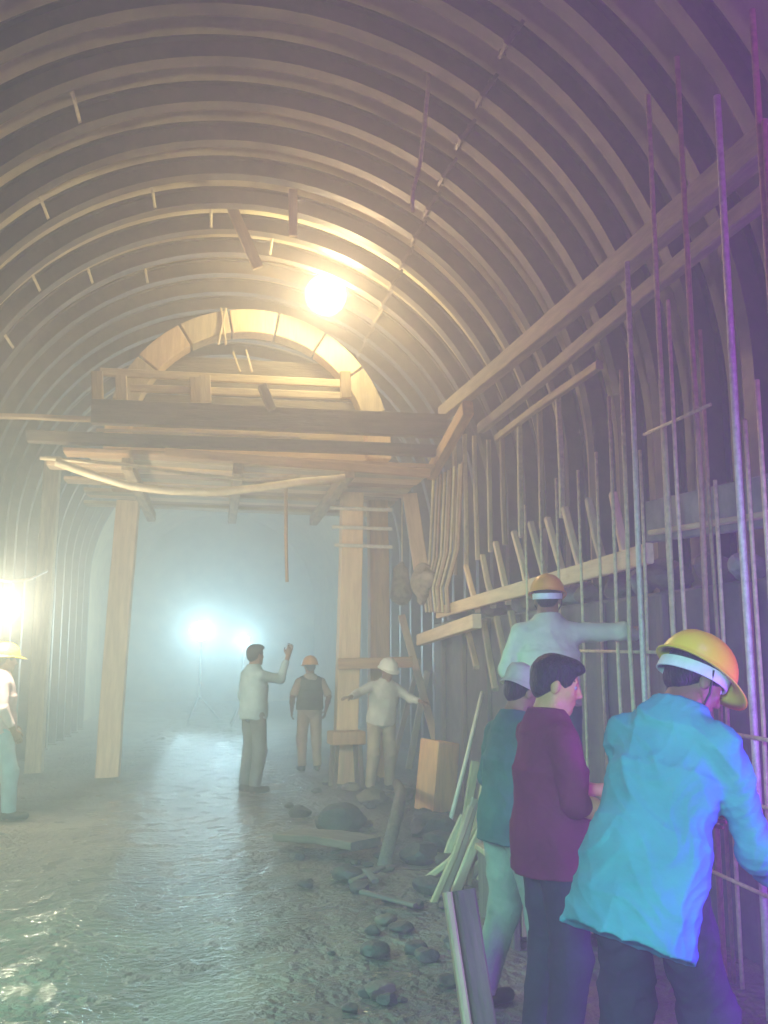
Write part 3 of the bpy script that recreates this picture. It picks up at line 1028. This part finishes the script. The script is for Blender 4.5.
def deckbar(name, px0, py0, px1, py1, Y, w, h, m, label, cat='beam', group=None, seed=0, warp=0.008):
    return timber(name, atY(px0, py0, Y), atY(px1, py1, Y), w, h, m, label, cat, group, warp=warp, seed=seed)


deckbar('deck_beam', 92, 412, 446, 426, YD, 0.14, 0.27, 'wood_dark', 'thick dark beam along the front edge of the overhead deck')
deckbar('deck_plank', -6, 416, 96, 419, YD, 0.10, 0.05, 'wood', 'thin plank carrying the dark deck beam on towards the wall beyond the amber lamp', 'plank')
deckbar('lower_deck_beam', 28, 436, 446, 452, YD+0.12, 0.14, 0.13, 'wood_dark', 'second dark beam just under the thick front deck beam', seed=2)
deckbar('pale_strip', 96, 430, 300, 437, YD-0.1, 0.03, 0.035, 'wood_pale', 'thin pale strip nailed between the two dark deck beams', 'strip')
# floor boards of the deck, seen from below
zd = 3.83
for i in range(11):
    y = YD+0.10+i*0.36
    m_ = ('wood_orange', 'wood_pale', 'wood_bright')[i % 3]
    x0 = -1.7+0.3*math.sin(i*2.3)
    timber('deck_board', (x0, y, zd+0.02*math.sin(i*1.7)), (2.48, y+0.05*math.sin(i), zd-0.05+0.02*math.cos(i*2.1)), 0.31, 0.05, m_, 'broad board of the overhead deck seen from underneath', 'board', 'deck boards', warp=0.012, seed=i)
for i, x in enumerate((-1.0, 0.2, 1.45)):
    timber('deck_joist', (x, YD-0.2, zd-0.17), (x, YD+3.85, zd-0.17), 0.12, 0.14, 'wood', 'square joist running along the tunnel under the overhead deck boards', 'joist', 'deck joists', seed=i)
deckbar('edge_rail', 165, 452, 430, 474, YD-0.25, 0.05, 0.10, 'wood_orange', 'orange-brown rail hung along the front of the overhead deck', 'rail', seed=5)
timber('corner_brace', atX(468, 408, 2.58), atX(431, 474, 2.58), 0.12, 0.16, 'wood_orange', 'stout short brace from the topmost waler down to the end of the deck rail', 'brace')
bm_ = atY(262, 386, YD-0.1)
timber('hanging_block', bm_, atY(272, 410, YD-0.1), 0.14, 0.10, 'wood_dark', 'small dark wooden block sticking out over the front deck beam', 'block')

# posts
def post(px, pyt, pyb, Y, w, d, m, label, lean=0.0):
    t = atY(px, pyt, Y)
    t.z = zd-0.115 if px > 60 else 4.45
    b = Vector((t.x+lean, Y, floor_z(t.x+lean, Y)-0.02))
    return timber('deck_post', b, t, w, d, m, label, 'post', None, warp=0.015, seed=int(px), ref=Vector((0, 1, 0)))


post(129, 488, 735, 13.4, 0.30, 0.30, 'wood_bright', 'thick pale post under the deck standing between the amber lamp and the cool floodlight', -0.12)
post(53, 476, 640, 14.1, 0.22, 0.22, 'wood_pale', 'thin post by the wall behind the amber lamp', -0.05)
post(351, 488, 700, 12.2, 0.28, 0.28, 'wood_bright', 'pale squared post under the deck behind the white-helmeted worker', -0.06)
post(377, 488, 690, 12.7, 0.26, 0.25, 'wood_orange', 'rough brown post just behind the pale squared post', 0.02)
# cross ties of the two posts
for i, py in enumerate((508, 527, 545)):
    a_, b_ = atY(330+2*i, py, 12.03), atY(392, py+2, 12.03)
    timber('tie_rod', a_, b_, 0.045, 0.045, 'rebar_pale', 'short level rod nailed across the front of the two posts', 'rod', 'rods across the posts', seed=i)
timber('leaning_plank', Vector((2.72, 12.45, 2.75)), Vector((2.60, 12.6, zd-0.02)), 0.20, 0.07, 'wood_bright', 'pale broad plank slanting down from the deck end to the knotted bundle', 'plank', ref=Vector((0, 1, 0)))
timber('cross_tie', atY(338, 664, 12.0), atY(412, 662, 12.0), 0.08, 0.14, 'wood_orange', 'level brown tie at head height behind the white-helmeted worker', 'tie')
# bundle of thin rods tied and bent near the end of the deck
rr = random.Random(3)
for i in range(9):
    x = 430+i*3.6+rr.uniform(-1, 1)
    t = atX(x+4, 478-i*2, 2.66)
    p1 = atX(x, 560-i*1.5, 2.66)
    p2 = atX(x-6-i*0.6, 588, 2.60)
    p3 = atX(x-3-0.8*i, 612, 2.56)
    rod('bent_rod', [t, (t+p1)/2, p1, p2, p3], 0.017, ('rebar_tan', 'wood_pale', 'rebar_rust')[i % 3], 'thin bent rod hanging in the bundle beside the deck end', 'rod', 'bent rods in the bundle')
# sacking knot that ties the bundle
pk = [rc((0, 0, 0), (0.05, 0.1, 0.16), 0.13, 0.10, 0.05), rc((0.0, -0.06, -0.1), (0.02, 0.05, -0.22), 0.09, 0.05, 0.05), el((0.08, -0.12, 0.05), (0.1, 0.12, 0.09), None, 0.05)]
o = obj('sacking_knot', solid('sacking_knot', pk, 0.02, fold=(0.03, 28, 4)), 'sacking', None, atX(421, 583, 2.5))
tag(o, 'lumpy tan sacking knotted round the foot of the bent rods', 'sack')
o = obj('hanging_sack', solid('hanging_sack', [rc((0, 0, 0), (0, 0, 0.3), 0.15, 0.10, 0.05), rc((0, 0, 0.3), (0.02, 0, 0.42), 0.06, 0.03, 0.05)], 0.02, fold=(0.03, 22, 6)), 'sacking', None, atY(401, 594, 12.9))
tag(o, 'brown bulging sack hanging beside the two posts above the leaning pole', 'sack')
rod('sack_rope', [atY(402, 572, 12.9), atY(402, 500, 12.9), Vector((atY(402, 480, 12.9).x, 12.9, zd-0.0))], 0.012, 'rubber', 'thin rope holding the brown sack below the deck', 'rope')

# hoses and ropes on the deck front
p = [atY(x_, y_, 10.25) for x_, y_ in ((56, 462), (90, 474), (130, 486), (170, 491), (215, 492), (260, 488), (300, 482), (345, 478))]
rod('drooping_hose', p, 0.045, 'rubber', 'thick pale hose drooping in a long curve below the deck front', 'hose')
p = [atY(x_, y_, 10.35) for x_, y_ in ((40, 458), (120, 464), (190, 474), (250, 480), (300, 476))]
rod('slack_rope', p, 0.02, 'rubber', 'thin slack rope above the drooping hose on the deck front', 'rope')
t = atY(286, 480, 11.9)
rod('hanging_pipe', [Vector((t.x, 11.9, zd-0.03)), atY(286, 540, 11.9), atY(287, 582, 11.9)], 0.022, 'wood_orange', 'thin pipe hanging straight down from the deck above the arm-raising worker', 'pipe')
p = [atY(-30, 575, 10.2), atY(10, 582, 10.4), atY(30, 579, 11.5), atY(47, 571, 13.9)]
rod('lamp_cable', p, 0.016, 'rubber', 'sagging cable above the amber lamp running to the thin post', 'cable')

# arch centering on the deck with a boarded end
YA = 11.65
def ring():
    root = empty('arch_centering', (0.37, YA, 3.855))
    tag(root, 'broad pale timber arch standing on the overhead deck under the bright lamp', 'arch')
    c = Vector((0.0, 0, 0.31))
    R0, R1 = 1.47, 1.77
    n = 9
    for i in range(n):
        a0, a1 = math.radians(-4+188*i/n+0.5), math.radians(-4+188*(i+1)/n-0.5)
        bm = bmesh.new()
        rg = []
        for a in np.linspace(a0, a1, 5):
            rg.append([bm.verts.new(c+Vector((r_*math.cos(a), y_, r_*math.sin(a)))) for r_, y_ in ((R0, -0.14), (R1, -0.14), (R1, 0.14), (R0, 0.14))])
        for p_, q_ in zip(rg, rg[1:]):
            for k_ in range(4):
                bm.faces.new((p_[k_], p_[(k_+1) % 4], q_[(k_+1) % 4], q_[k_]))
        bm.faces.new(rg[0]); bm.faces.new(list(reversed(rg[-1])))
        bmesh.ops.recalc_face_normals(bm, faces=bm.faces)
        bmesh.ops.bevel(bm, geom=list(bm.edges), offset=0.008, affect='EDGES')
        obj('segment', bm, ('wood_bright', 'wood_pale')[i % 2], root)
    return root


ring()
# boards closing the arch
for i, (z_, hh, m_) in enumerate(((4.19, 0.22, 'wood_bright'), (4.44, 0.26, 'wood_bright'), (4.72, 0.28, 'wood'), (5.02, 0.28, 'wood_dark'), (5.32, 0.28, 'wood_dark'), (5.60, 0.24, 'wood_dark'))):
    z = 1.6+(z_-1.6)*0.914
    hh *= 0.914
    hw = math.sqrt(max(0.05, 1.74**2-max(0, z+hh/2-4.165)**2))-0.02
    timber('end_board', (0.37-hw, YA+0.19, z), (0.37+hw, YA+0.19, z), 0.05, hh, m_, 'level board closing the opening inside the timber arch on the deck', 'board', 'boards closing the arch', seed=i)
timber('rail_board', atY(100, 372, YA-0.35), atY(345, 384, YA-0.35), 0.05, 0.10, 'wood_pale', 'long pale board lying level across the foot of the timber arch', 'board')
timber('rail_board', atY(130, 388, YA-0.45), atY(340, 396, YA-0.45), 0.05, 0.09, 'wood_pale', 'lower long pale board just above the thick deck beam', 'board')
for i, (px, py0, py1) in enumerate(((98, 400, 372), (122, 402, 376), (196, 402, 378), (206, 402, 376), (346, 398, 372))):
    timber('upright_block', atY(px, py0, YA-0.5), atY(px-1, py1, YA-0.5), 0.13, 0.08, ('wood', 'wood_pale')[i % 2], 'short upright timber block standing on the deck before the arch', 'block', 'upright blocks on the deck', seed=i)
for i, (a_, b_) in enumerate((((218, 345), (226, 308)), ((226, 345), (221, 308)), ((240, 372), (233, 352)), ((252, 372), (246, 350)))):
    timber('thin_stick', atY(*a_, YA-0.18), atY(*b_, YA-0.16), 0.028, 0.028, 'wood_pale', 'thin pale stick leaning against the front of the timber arch', 'stick', 'sticks on the timber arch', seed=i)
# timbers hanging from the vault before the lamp
def hangt(a, b, Y, w, m, label, s):
    timber('hanging_plank', atY(*b, Y), atY(*a, Y), w, 0.05, m, label, 'plank', None, seed=s, ref=Vector((0, 1, 0)))


hangt((231, 206), (258, 268), 9.79, 0.12, 'wood', 'brown plank slanting down from the crown of the vault towards the lamp', 1)
hangt((293, 190), (293, 236), 9.17, 0.09, 'wood_pale', 'short pale plank hanging straight from the crown above the lamp', 2)

# slack cable off the rib splices
p = [atY(430, 46, 6.75), atY(428, 88, 6.8), atY(424, 130, 6.85), atY(420, 165, 6.9), atY(413, 190, 6.9), atY(412, 212, 6.9)]
rod('hanging_cable', p, 0.018, 'rebar_tan', 'short length of cable dangling from the rib splices above the walers', 'cable')

# ---------------- midground timber and rubble
def at_floor(px, py):
    p_ = atZ(px, py, 0.0)
    p_.z = floor_z(p_.x, p_.y)
    return p_


def leanpole(name, foot, top, Y, w, m, label, rd=False, seed=0):
    a_ = at_floor(*foot)
    b_ = atY(*top, a_.y+Y)
    if rd:
        return rod(name, [a_, (a_+b_)/2+Vector((0.01, 0, 0.01)), b_], w, m, label, 'pole')
    return timber(name, a_, b_, w, w*0.6, m, label, 'pole', None, seed=seed, warp=0.01, ref=Vector((0, 1, 0)))


leanpole('leaning_pole', (444, 775), (402, 615), 0.5, 0.10, 'wood_bright', 'long pale pole leaning over from the timber stump to the hanging sack', seed=1)
leanpole('leaning_pole', (408, 770), (428, 672), 0.7, 0.09, 'wood_pale', 'middle tan pole crossing behind the long pale leaning pole', seed=2)
leanpole('leaning_pole', (393, 765), (420, 660), 1.2, 0.08, 'wood', 'rearmost brown pole slanting beside the white-helmeted worker', seed=3)
leanpole('thin_pole', (447, 832), (482, 692), 0.9, 0.02, 'cap_white', 'very thin bright rod leaning in front of the capped worker', rd=True)
s = at_floor(437, 812)
bm = bmesh.new()
add_box(bm, (0.30, 0.28, 0.72), Matrix.Translation((0, 0, 0.34)) @ Matrix.Rotation(0.12, 4, 'Y'), 0.03, 2)
wobble(bm, 0.02, 9, 3)
o = obj('timber_stump', bm, 'wood_ochre', None, s)
tag(o, 'squat orange-tan stump standing under the foot of the long leaning pole', 'stump')
o.rotation_euler = (0, 0, 0.5)
st = empty('wooden_stool', at_floor(346, 787), 0.15)
tag(st, 'small wooden stool standing against the pale squared post', 'stool')
bm = bmesh.new(); add_box(bm, (0.42, 0.30, 0.16), Matrix.Translation((0, 0, 0.60)), 0.012); obj('seat', bm, 'wood_orange', st)
for sx in (-1, 1):
    for sy in (-1, 1):
        bm = bmesh.new(); add_box(bm, (0.05, 0.05, 0.55), Matrix.Translation((sx*0.16, sy*0.1, 0.26)) @ Matrix.Rotation(sx*-0.06, 4, 'Y'), 0.006); obj('leg', bm, 'wood_dark', st)

lab = 'muddy rubble stone lying on the wet floor before the white-helmeted worker'
big = [(340, 836, 0.24, 'rock'), (372, 806, 0.17, 'rock_tan'), (434, 838, 0.22, 'rock'), (404, 800, 0.15, 'rock'), (352, 790, 0.11, 'rock_tan'), (420, 868, 0.16, 'rock'),
       (300, 818, 0.12, 'rock'), (346, 888, 0.11, 'rock'), (372, 782, 0.10, 'rock_tan'), (450, 880, 0.13, 'rock'), (428, 905, 0.11, 'rock'), (300, 842, 0.09, 'rock'), (424, 818, 0.10, 'rock'),
       (360, 900, 0.08, 'rock'), (440, 850, 0.15, 'rock'), (375, 960, 0.08, 'rock'), (415, 955, 0.07, 'rock')]
for i, (px, py, r_, m_) in enumerate(big):
    p_ = at_floor(px, py)
    stone('rubble_stone', p_, r_, m_, lab, 'rubble stones on the floor', 100+i, 0.6)
rr = random.Random(21)
for i in range(46):
    px, py = rr.uniform(285, 455), rr.uniform(785, 1010)
    if px < 330 and py > 900:
        px += 60
    p_ = at_floor(px, py)
    stone('debris_chunk', p_, rr.uniform(0.025, 0.075), ('rock', 'rock_tan', 'rock', 'rock')[i % 4], 'small loose chunk of debris trodden into the mud around the larger rubble', 'debris chunks in the mud', 300+i, 0.55)
for i in range(12):
    px, py = rr.uniform(330, 450), rr.uniform(790, 940)
    p_ = at_floor(px, py); an = rr.uniform(0, 3.1)
    q_ = p_+Vector((math.cos(an), math.sin(an), 0))*rr.uniform(0.2, 0.45)
    timber('wood_scrap', p_+Vector((0, 0, 0.05)), q_+Vector((0, 0, 0.08)), 0.05, 0.025, ('wood_dark', 'formwork')[i % 2], 'short scrap of broken lath lying among the debris', 'scrap', 'lath scraps among the debris', seed=i)
a_ = at_floor(384, 880); b_ = at_floor(397, 812)
rod('curved_log', [a_+Vector((0, 0, 0.05)), a_*0.6+b_*0.4+Vector((0.06, 0, 0.24)), a_*0.3+b_*0.7+Vector((0.07, 0, 0.30)), b_+Vector((0, 0, 0.28))], [0.05, 0.055, 0.055, 0.05], 'wood_dark', 'bent log end lying over the rubble beside the timber stump', 'log', n=10)
a_ = at_floor(288, 850); b_ = at_floor(366, 866)
timber('sunken_plank', a_+Vector((0, 0, 0.10)), b_+Vector((0, 0, 0.16)), 0.34, 0.06, 'wood_dark', 'dark tilted plank half sunk in the mud before the rubble', 'plank', warp=0.02)

# heap of poles and offcuts beside the capped worker
rr = random.Random(9)
heap = [((432, 868), (470, 806), 6.3), ((440, 893), (478, 800), 6.1), ((452, 900), (494, 812), 6.0), ((447, 880), (500, 790), 6.2), ((470, 905), (484, 778), 5.9), ((462, 896), (512, 830), 5.8),
        ((425, 880), (470, 838), 6.4), ((478, 915), (500, 835), 5.7), ((455, 872), (478, 762), 6.3), ((486, 908), (470, 842), 5.8), ((444, 905), (462, 815), 5.9), ((500, 905), (488, 790), 6.0)]
for i, (f_, t_, Y_) in enumerate(heap):
    Y_ = 6.1+0.1*i
    a_ = atY(*f_, Y_)
    a_.z = floor_z(a_.x, a_.y)-0.02
    b_ = atY(*t_, Y_+0.05)
    timber('offcut_pole', a_, b_, 0.042+0.012*(i % 3), 0.035, ('wood', 'wood_grey', 'wood_pale', 'wood')[i % 4], 'rough offcut pole in the leaning heap beside the capped worker', 'pole', 'offcut poles in the heap', warp=0.02, seed=i, ref=Vector((0, 1, 0)))
b_ = atY(463, 890, 3.55); a_ = atY(500, 1090, 3.35); a_.z = floor_z(a_.x, a_.y)
timber('square_stake', a_, b_, 0.08, 0.07, 'wood_dark', 'dark squared stake driven in the mud beside the legs of the capped worker', 'stake', ref=Vector((0, 1, 0)))
timber('pale_stake_edge', Vector((a_.x-0.066, a_.y-0.02, a_.z)), Vector((b_.x-0.066, b_.y-0.02, b_.z)), 0.03, 0.05, 'wood_pale', 'pale lath standing close along the dark squared stake', 'lath', ref=Vector((0, 1, 0)))
# low crate the orange-helmeted worker stands on
STEP = Vector((2.02, 5.55, 0))
cr = empty('step_crate', (STEP.x, STEP.y, floor_z(STEP.x, STEP.y)-0.03))
tag(cr, 'low wooden crate under the boots of the orange-helmeted worker', 'crate')
for i in range(4):
    bm = bmesh.new(); add_box(bm, (0.80, 0.17, 0.035), Matrix.Translation((0, -0.27+0.18*i, 0.46)), 0.005); obj('top_board', bm, 'wood', cr)
for sx in (-1, 1):
    bm = bmesh.new(); add_box(bm, (0.04, 0.70, 0.42), Matrix.Translation((sx*0.36, 0, 0.225)), 0.005); obj('side_panel', bm, 'wood_dark', cr)
for sy in (-1, 1):
    bm = bmesh.new(); add_box(bm, (0.66, 0.035, 0.30), Matrix.Translation((0, sy*0.33, 0.26)), 0.005); obj('side_board', bm, 'wood', cr)


# ---------------- lamps
def floodlamp(name, loc, aim, rad, em, label, stand=None):
    """round reflector lamp: dish, lens, yoke"""
    root = empty(name, loc)
    tag(root, label, 'lamp')
    d = Vector(aim).normalized()
    M = d.to_track_quat('Z', 'Y').to_matrix().to_4x4()
    bm = bmesh.new()
    prof = [(0.03, -0.9), (0.30, -0.85), (0.55, -0.55), (0.85, -0.15), (1.0, 0.0), (1.06, 0.03), (1.0, 0.06), (0.93, 0.02), (0.8, -0.12)]
    N = 32
    rg = [[bm.verts.new((r_*rad*math.cos(2*math.pi*i/N), r_*rad*math.sin(2*math.pi*i/N), z*rad*0.8)) for i in range(N)] for r_, z in prof]
    for p_, q_ in zip(rg, rg[1:]):
        for i in range(N):
            bm.faces.new((p_[i], p_[(i+1) % N], q_[(i+1) % N], q_[i]))
    bm.faces.new(list(reversed(rg[0])))
    bmesh.ops.recalc_face_normals(bm, faces=bm.faces)
    o_ = obj('reflector', bm, 'lamp_body', root, smooth=True); o_.matrix_local = M
    bm = bmesh.new()
    bmesh.ops.create_uvsphere(bm, u_segments=28, v_segments=14, radius=rad*0.9)
    for v in bm.verts:
        v.co.z = v.co.z*0.35-0.0
    o_ = obj('lens', bm, em, root, smooth=True); o_.matrix_local = M @ Matrix.Translation((0, 0, rad*0.02))
    bm = bmesh.new()
    add_tube(bm, [(-rad*1.1, 0, -0.02*rad), (-rad*1.2, 0, -0.5*rad), (-rad*0.8, 0, -0.8*rad), (0, 0, -0.92*rad), (rad*0.8, 0, -0.8*rad), (rad*1.2, 0, -0.5*rad), (rad*1.1, 0, -0.02*rad)], rad*0.08, 8)
    o_ = obj('bracket', bm, 'lamp_body', root, smooth=True); o_.matrix_local = M
    return root


def light(name, loc, col, watts, rad=0.1, spot=None, aim=None):
    ld = bpy.data.lights.new(name, 'SPOT' if spot else 'POINT')
    ld.color = col
    ld.energy = watts
    ld.shadow_soft_size = rad
    lo = bpy.data.objects.new(name, ld)
    COL.objects.link(lo)
    lo.location = loc
    if spot:
        ld.spot_size = math.radians(spot)
        ld.spot_blend = 0.7
        lo.rotation_euler = (Vector(aim)-Vector(loc)).to_track_quat('-Z', 'Y').to_euler()
    return lo


LW = atY(326, 295, 11.0)
floodlamp('flood_lamp', LW, EYE-LW, 0.25, 'lamp_warm', 'blazing warm white flood lamp under the crown of the vault above the deck')
p = [LW+Vector((0, 0.2, 0.22)), LW+Vector((0.02, 0.12, 0.36)), Vector((LW.x+0.02, LW.y+0.02, 6.33))]
rod('suspension_rope', p, 0.014, 'cable_dark', 'dark rope holding the warm flood lamp below the ribs', 'rope')
LC = atY(201, 631, 24.0)
fl1 = floodlamp('cool_floodlight', LC, EYE-LC, 0.26, 'lamp_cool', 'large dazzling cool white floodlight on a tripod deep in the misty tunnel')
LC2 = atY(244, 640, 22.0)
fl2 = floodlamp('small_floodlight', LC2, EYE-LC2, 0.12, 'lamp_cool', 'smaller cool white light on a tripod close to the head of the arm-raising worker')
for L_, rt, rd in ((LC, fl1, 0.26), (LC2, fl2, 0.12)):
    # stand: pole and three legs, parts of the lamp
    bm = bmesh.new(); add_tube(bm, [(0, 0.30, 0.5-L_.z), (0, 0.30, -0.1), (0, 0.22, 0.0)], 0.03, 8); obj('pole', bm, 'lamp_body', rt, smooth=True)
    for q in range(3):
        an = q*2.1
        bm = bmesh.new(); add_tube(bm, [(0, 0.30, 0.6-L_.z), (0.5*math.cos(an), 0.30+0.5*math.sin(an), -L_.z+0.02)], 0.022, 8); obj('leg', bm, 'lamp_body', rt, smooth=True)
LL = atY(4, 607, 10.0)
floodlamp('amber_lamp', LL, EYE-LL, 0.14, 'lamp_amber', 'glowing amber lamp hooked to a rib leg above the pink-shirted worker', )
rod('lamp_hook', [LL+Vector((-0.06, 0.17, 0.06)), LL+Vector((-0.15, 0.2, 0.30)), Vector((-2.79, LL.y+0.10, LL.z+0.42))], 0.015, 'lamp_body', 'bent hook fixing the amber lamp to a rib leg', 'hook')


# ------------------------------------------------------------------ people
def ground(x, y, z=None):
    return (x, y, (floor_z(x, y)-0.005) if z is None else z)


R_ = math.radians
H_NEAR, H_MID, H_FAR = 0.0065, 0.008, 0.011

# blue shirt, yellow helmet, bending to the rebar mat
person(ground(1.425, 2.97), R_(-57), 'worker in a bright blue shirt and yellow helmet bending to the rebars', dict(
    lean=R_(24), side=R_(3), head=(R_(-26), R_(12), R_(4)), hipy=-0.08, htilt=0, hscale=1.0,
    Re=(0.26, 0.16, 0.98), Rw=(0.20, 0.37, 0.86), Rh=(-0.1, 1, 0.1), Rn=(-1, 0, -0.2), Le=(-0.26, 0.22, 1.06), Lw=(-0.12, 0.44, 1.0), Lh=(0.3, 1, 0), Ln=(1, 0.1, 0), curl=0.9,
    Rk=(0.12, 0.06, 0.49), Ra=(0.13, 0.05, 0.085), La=(-0.12, -0.12, 0.085), Lk=(-0.115, -0.02, 0.49)),
    h=H_NEAR, scale=0.995, top='cloth_blue', bottom='cloth_dark', helmet='helmet_yellow', sleeve=0.92, hem=0.70, fold=(0.019, 23), flare=1.10)

# maroon shirt boy in profile
person(ground(1.335, 3.72), R_(-86), 'bare-headed dark-haired worker in a maroon shirt seen in profile', dict(
    lean=R_(1), head=(R_(-20), R_(12), 0), Re=(0.25, 0.0, 1.11), Rw=(0.16, 0.24, 1.04), Rh=(-0.35, 1, 0.2), Rn=(-1, 0, -0.3), Le=(-0.24, 0.08, 1.11), Lw=(-0.14, 0.32, 1.10), Ln=(1, 0, 0), curl=0.8),
    h=H_NEAR, scale=0.935, skin='skin_light', top='cloth_maroon', bottom='cloth_dark', hair='full', sleeve=0.62, hem=0.80, fold=(0.008, 20), flare=1.06)

# capped man behind him
person(ground(1.365, 4.34), R_(-76), 'worker in a pale soft cap and dark teal jacket standing behind the maroon shirt', dict(
    lean=R_(6), head=(R_(-5), R_(15), 0), Re=(0.25, 0.04, 1.11), Rw=(0.20, 0.30, 1.03), Le=(-0.25, 0.02, 1.11), Lw=(-0.2, 0.28, 1.03),
    La=(-0.13, -0.10, 0.085), Ra=(0.12, 0.10, 0.085), Rk=(0.12, 0.1, 0.49)),
    h=H_MID, scale=0.905, top='cloth_teal', bottom='cloth_palegreen', hat='cap_white', sleeve=0.95, hem=0.82, open_vest=None, fold=(0.008, 20))

# orange helmet, up on the crate, arm out to the mat
person((STEP.x-0.02, STEP.y-0.03, floor_z(STEP.x, STEP.y)-0.03+0.484), R_(-18), 'worker in an orange helmet and grey shirt reaching out to an upright rebar', dict(
    hscale=0.96, lean=R_(6), head=(R_(-6), R_(6), 0), Re=(0.46, 0.02, 1.36), Rw=(0.58, 0.16, 1.33), Rh=(0.4, 1, 0.1), Rn=(-0.6, 0.5, 0), Le=(-0.27, 0.06, 1.12), Lw=(-0.2, 0.32, 1.10), curl=0.9),
    h=H_MID, scale=0.95, top='cloth_grey', bottom='cloth_teal', helmet='helmet_orange', sleeve=0.92, hem=0.90, fold=(0.010, 20))

p = at_floor(252, 792)
person(ground(p.x, p.y), R_(-62), 'dark-haired worker in a pale shirt raising one hand before the cool floodlight', dict(
    head=(R_(8), R_(-4), 0), Re=(0.20, 0.24, 1.30), Rw=(0.17, 0.36, 1.57), Rh=(0, 0.25, 1), Rn=(-0.8, 0.4, 0), Le=(-0.24, -0.02, 1.10), Lw=(-0.24, 0.12, 0.88), curl=0.2),
    h=H_FAR, scale=1.01, top='cloth_paleblue', bottom='cloth_steel', hair='full', sleeve=0.9, hem=0.84, headband=False, fold=(0.009, 18))
p = at_floor(309, 772)
person(ground(p.x, p.y), R_(8), 'worker in an olive vest and pale trousers standing with his back turned', dict(
    head=(0, R_(6), 0), Re=(0.29, -0.06, 1.12), Rw=(0.27, 0.06, 0.90), Le=(-0.29, -0.06, 1.12), Lw=(-0.27, 0.06, 0.90)),
    h=H_FAR, scale=0.90, top='cloth_tan', bottom='cloth_tan', helmet='helmet_orange', open_vest='cloth_olive', sleeve=0.45, hem=0.92, headband=False, fold=(0.009, 18))
p = at_floor(381, 789)
person(ground(p.x, p.y), R_(188), 'worker in a white helmet and white shirt holding both arms out', dict(
    lean=R_(8), side=R_(-5), head=(R_(6), R_(10), 0), Re=(0.38, 0.14, 1.27), Rw=(0.52, 0.32, 1.24), Le=(-0.37, 0.12, 1.20), Lw=(-0.46, 0.30, 1.17), Rh=(1, 0.6, 0), Lh=(-0.5, 0.8, -0.2), Rn=(0, 0, -1), Ln=(0, 0, -1),
    Rk=(0.14, 0.12, 0.50), Ra=(0.17, 0.06, 0.085), La=(-0.15, -0.10, 0.085), curl=0.35),
    h=H_FAR, scale=0.92, top='cloth_white', bottom='cloth_tan', helmet='helmet_white', sleeve=0.9, hem=0.88, headband=False, fold=(0.009, 18))
p = at_floor(-6, 822)
person(ground(p.x, p.y), R_(-70), 'worker in a pink shirt, pale blue trousers and yellow helmet below the amber lamp', dict(
    head=(R_(10), R_(6), 0), Re=(0.25, -0.02, 1.10), Rw=(0.24, 0.10, 0.88), Le=(-0.25, 0.0, 1.10), Lw=(-0.22, 0.14, 0.9), Ra=(0.12, 0.12, 0.085), Rk=(0.115, 0.1, 0.49), La=(-0.12, -0.14, 0.085)),
    h=H_FAR, scale=0.97, top='cloth_pink', bottom='cloth_paleblue', helmet='helmet_yellow', sleeve=0.9, hem=0.85, headband=False, fold=(0.009, 18))


# ------------------------------------------------------------------ light, haze, view
toC = lambda v: (EYE-v).normalized()
light('warm_flood_light', LW+toC(LW)*0.3, (1.0, 0.90, 0.46), 215, 0.15)
light('cool_flood_light', LC+toC(LC)*0.35, (0.55, 0.90, 1.0), 220, 0.2)
light('small_cool_light', LC2+toC(LC2)*0.3, (0.52, 0.88, 1.0), 430, 0.1)
light('amber_lamp_light', LL+toC(LL)*0.3, (1.0, 0.92, 0.68), 260, 0.12)
# unseen fill lights added for colour and brightness, plus beams of the two floodlamps
light('violet_fill', (2.5, 0.9, 4.6), (0.42, 0.02, 1.0), 215, 0.5)  # added fill out of view, lifts the dark vault and wall to violet
light('teal_fill', (-2.6, 3.5, 2.6), (0.31, 1.0, 0.74), 1500, 0.7, 98, (-0.7, 6.8, 0.0))  # added fill out of view, teal-green wash over floor and haze
light('warm_flood_beam', LW+toC(LW)*0.3, (1.0, 0.56, 0.32), 410, 0.15, 75, EYE)
light('cool_flood_beam', LC+toC(LC)*0.35, (0.52, 0.90, 1.0), 1100, 0.2, 70, EYE)
light('near_fill', (-0.9, -1.2, 2.3), (0.38, 1.0, 0.88), 1150, 0.25, 44, (1.45, 3.2, 1.0))  # added fill behind the camera, brightens the nearest workers
light('warm_fill', (-1.7, 3.0, 3.2), (1.0, 0.66, 0.36), 1500, 0.2, 30, (1.9, 11.6, 1.9))  # added fill out of view, warms the posts, poles and workers near the deck
light('low_violet_fill', (2.7, 2.3, 0.9), (0.34, 0.02, 1.0), 190, 0.3)  # added fill out of view, violet tint low around the rebars

w = bpy.data.worlds.new('world')
SC.world = w
w.use_nodes = True
nt = w.node_tree
bg = nt.nodes['Background']
bg.inputs['Color'].default_value = (0, 0, 0, 1)
bg.inputs['Strength'].default_value = 0
vs = nt.nodes.new('ShaderNodeVolumeScatter')
vs.inputs['Color'].default_value = (0.95, 0.99, 0.97, 1)
vs.inputs['Density'].default_value = 0.055
vs.inputs['Anisotropy'].default_value = 0.5
nt.links.new(vs.outputs['Volume'], nt.nodes['World Output'].inputs['Volume'])

SC.view_settings.view_transform = 'Standard'
SC.view_settings.look = 'None'
SC.view_settings.gamma = 1.0
SC.view_settings.use_curve_mapping = False
SC.view_settings.exposure = 0.0
SC.cycles.max_bounces = 6
SC.cycles.diffuse_bounces = 3
SC.cycles.volume_bounces = 1
SC.cycles.use_denoising = True
SC.cycles.sample_clamp_indirect = 6.0
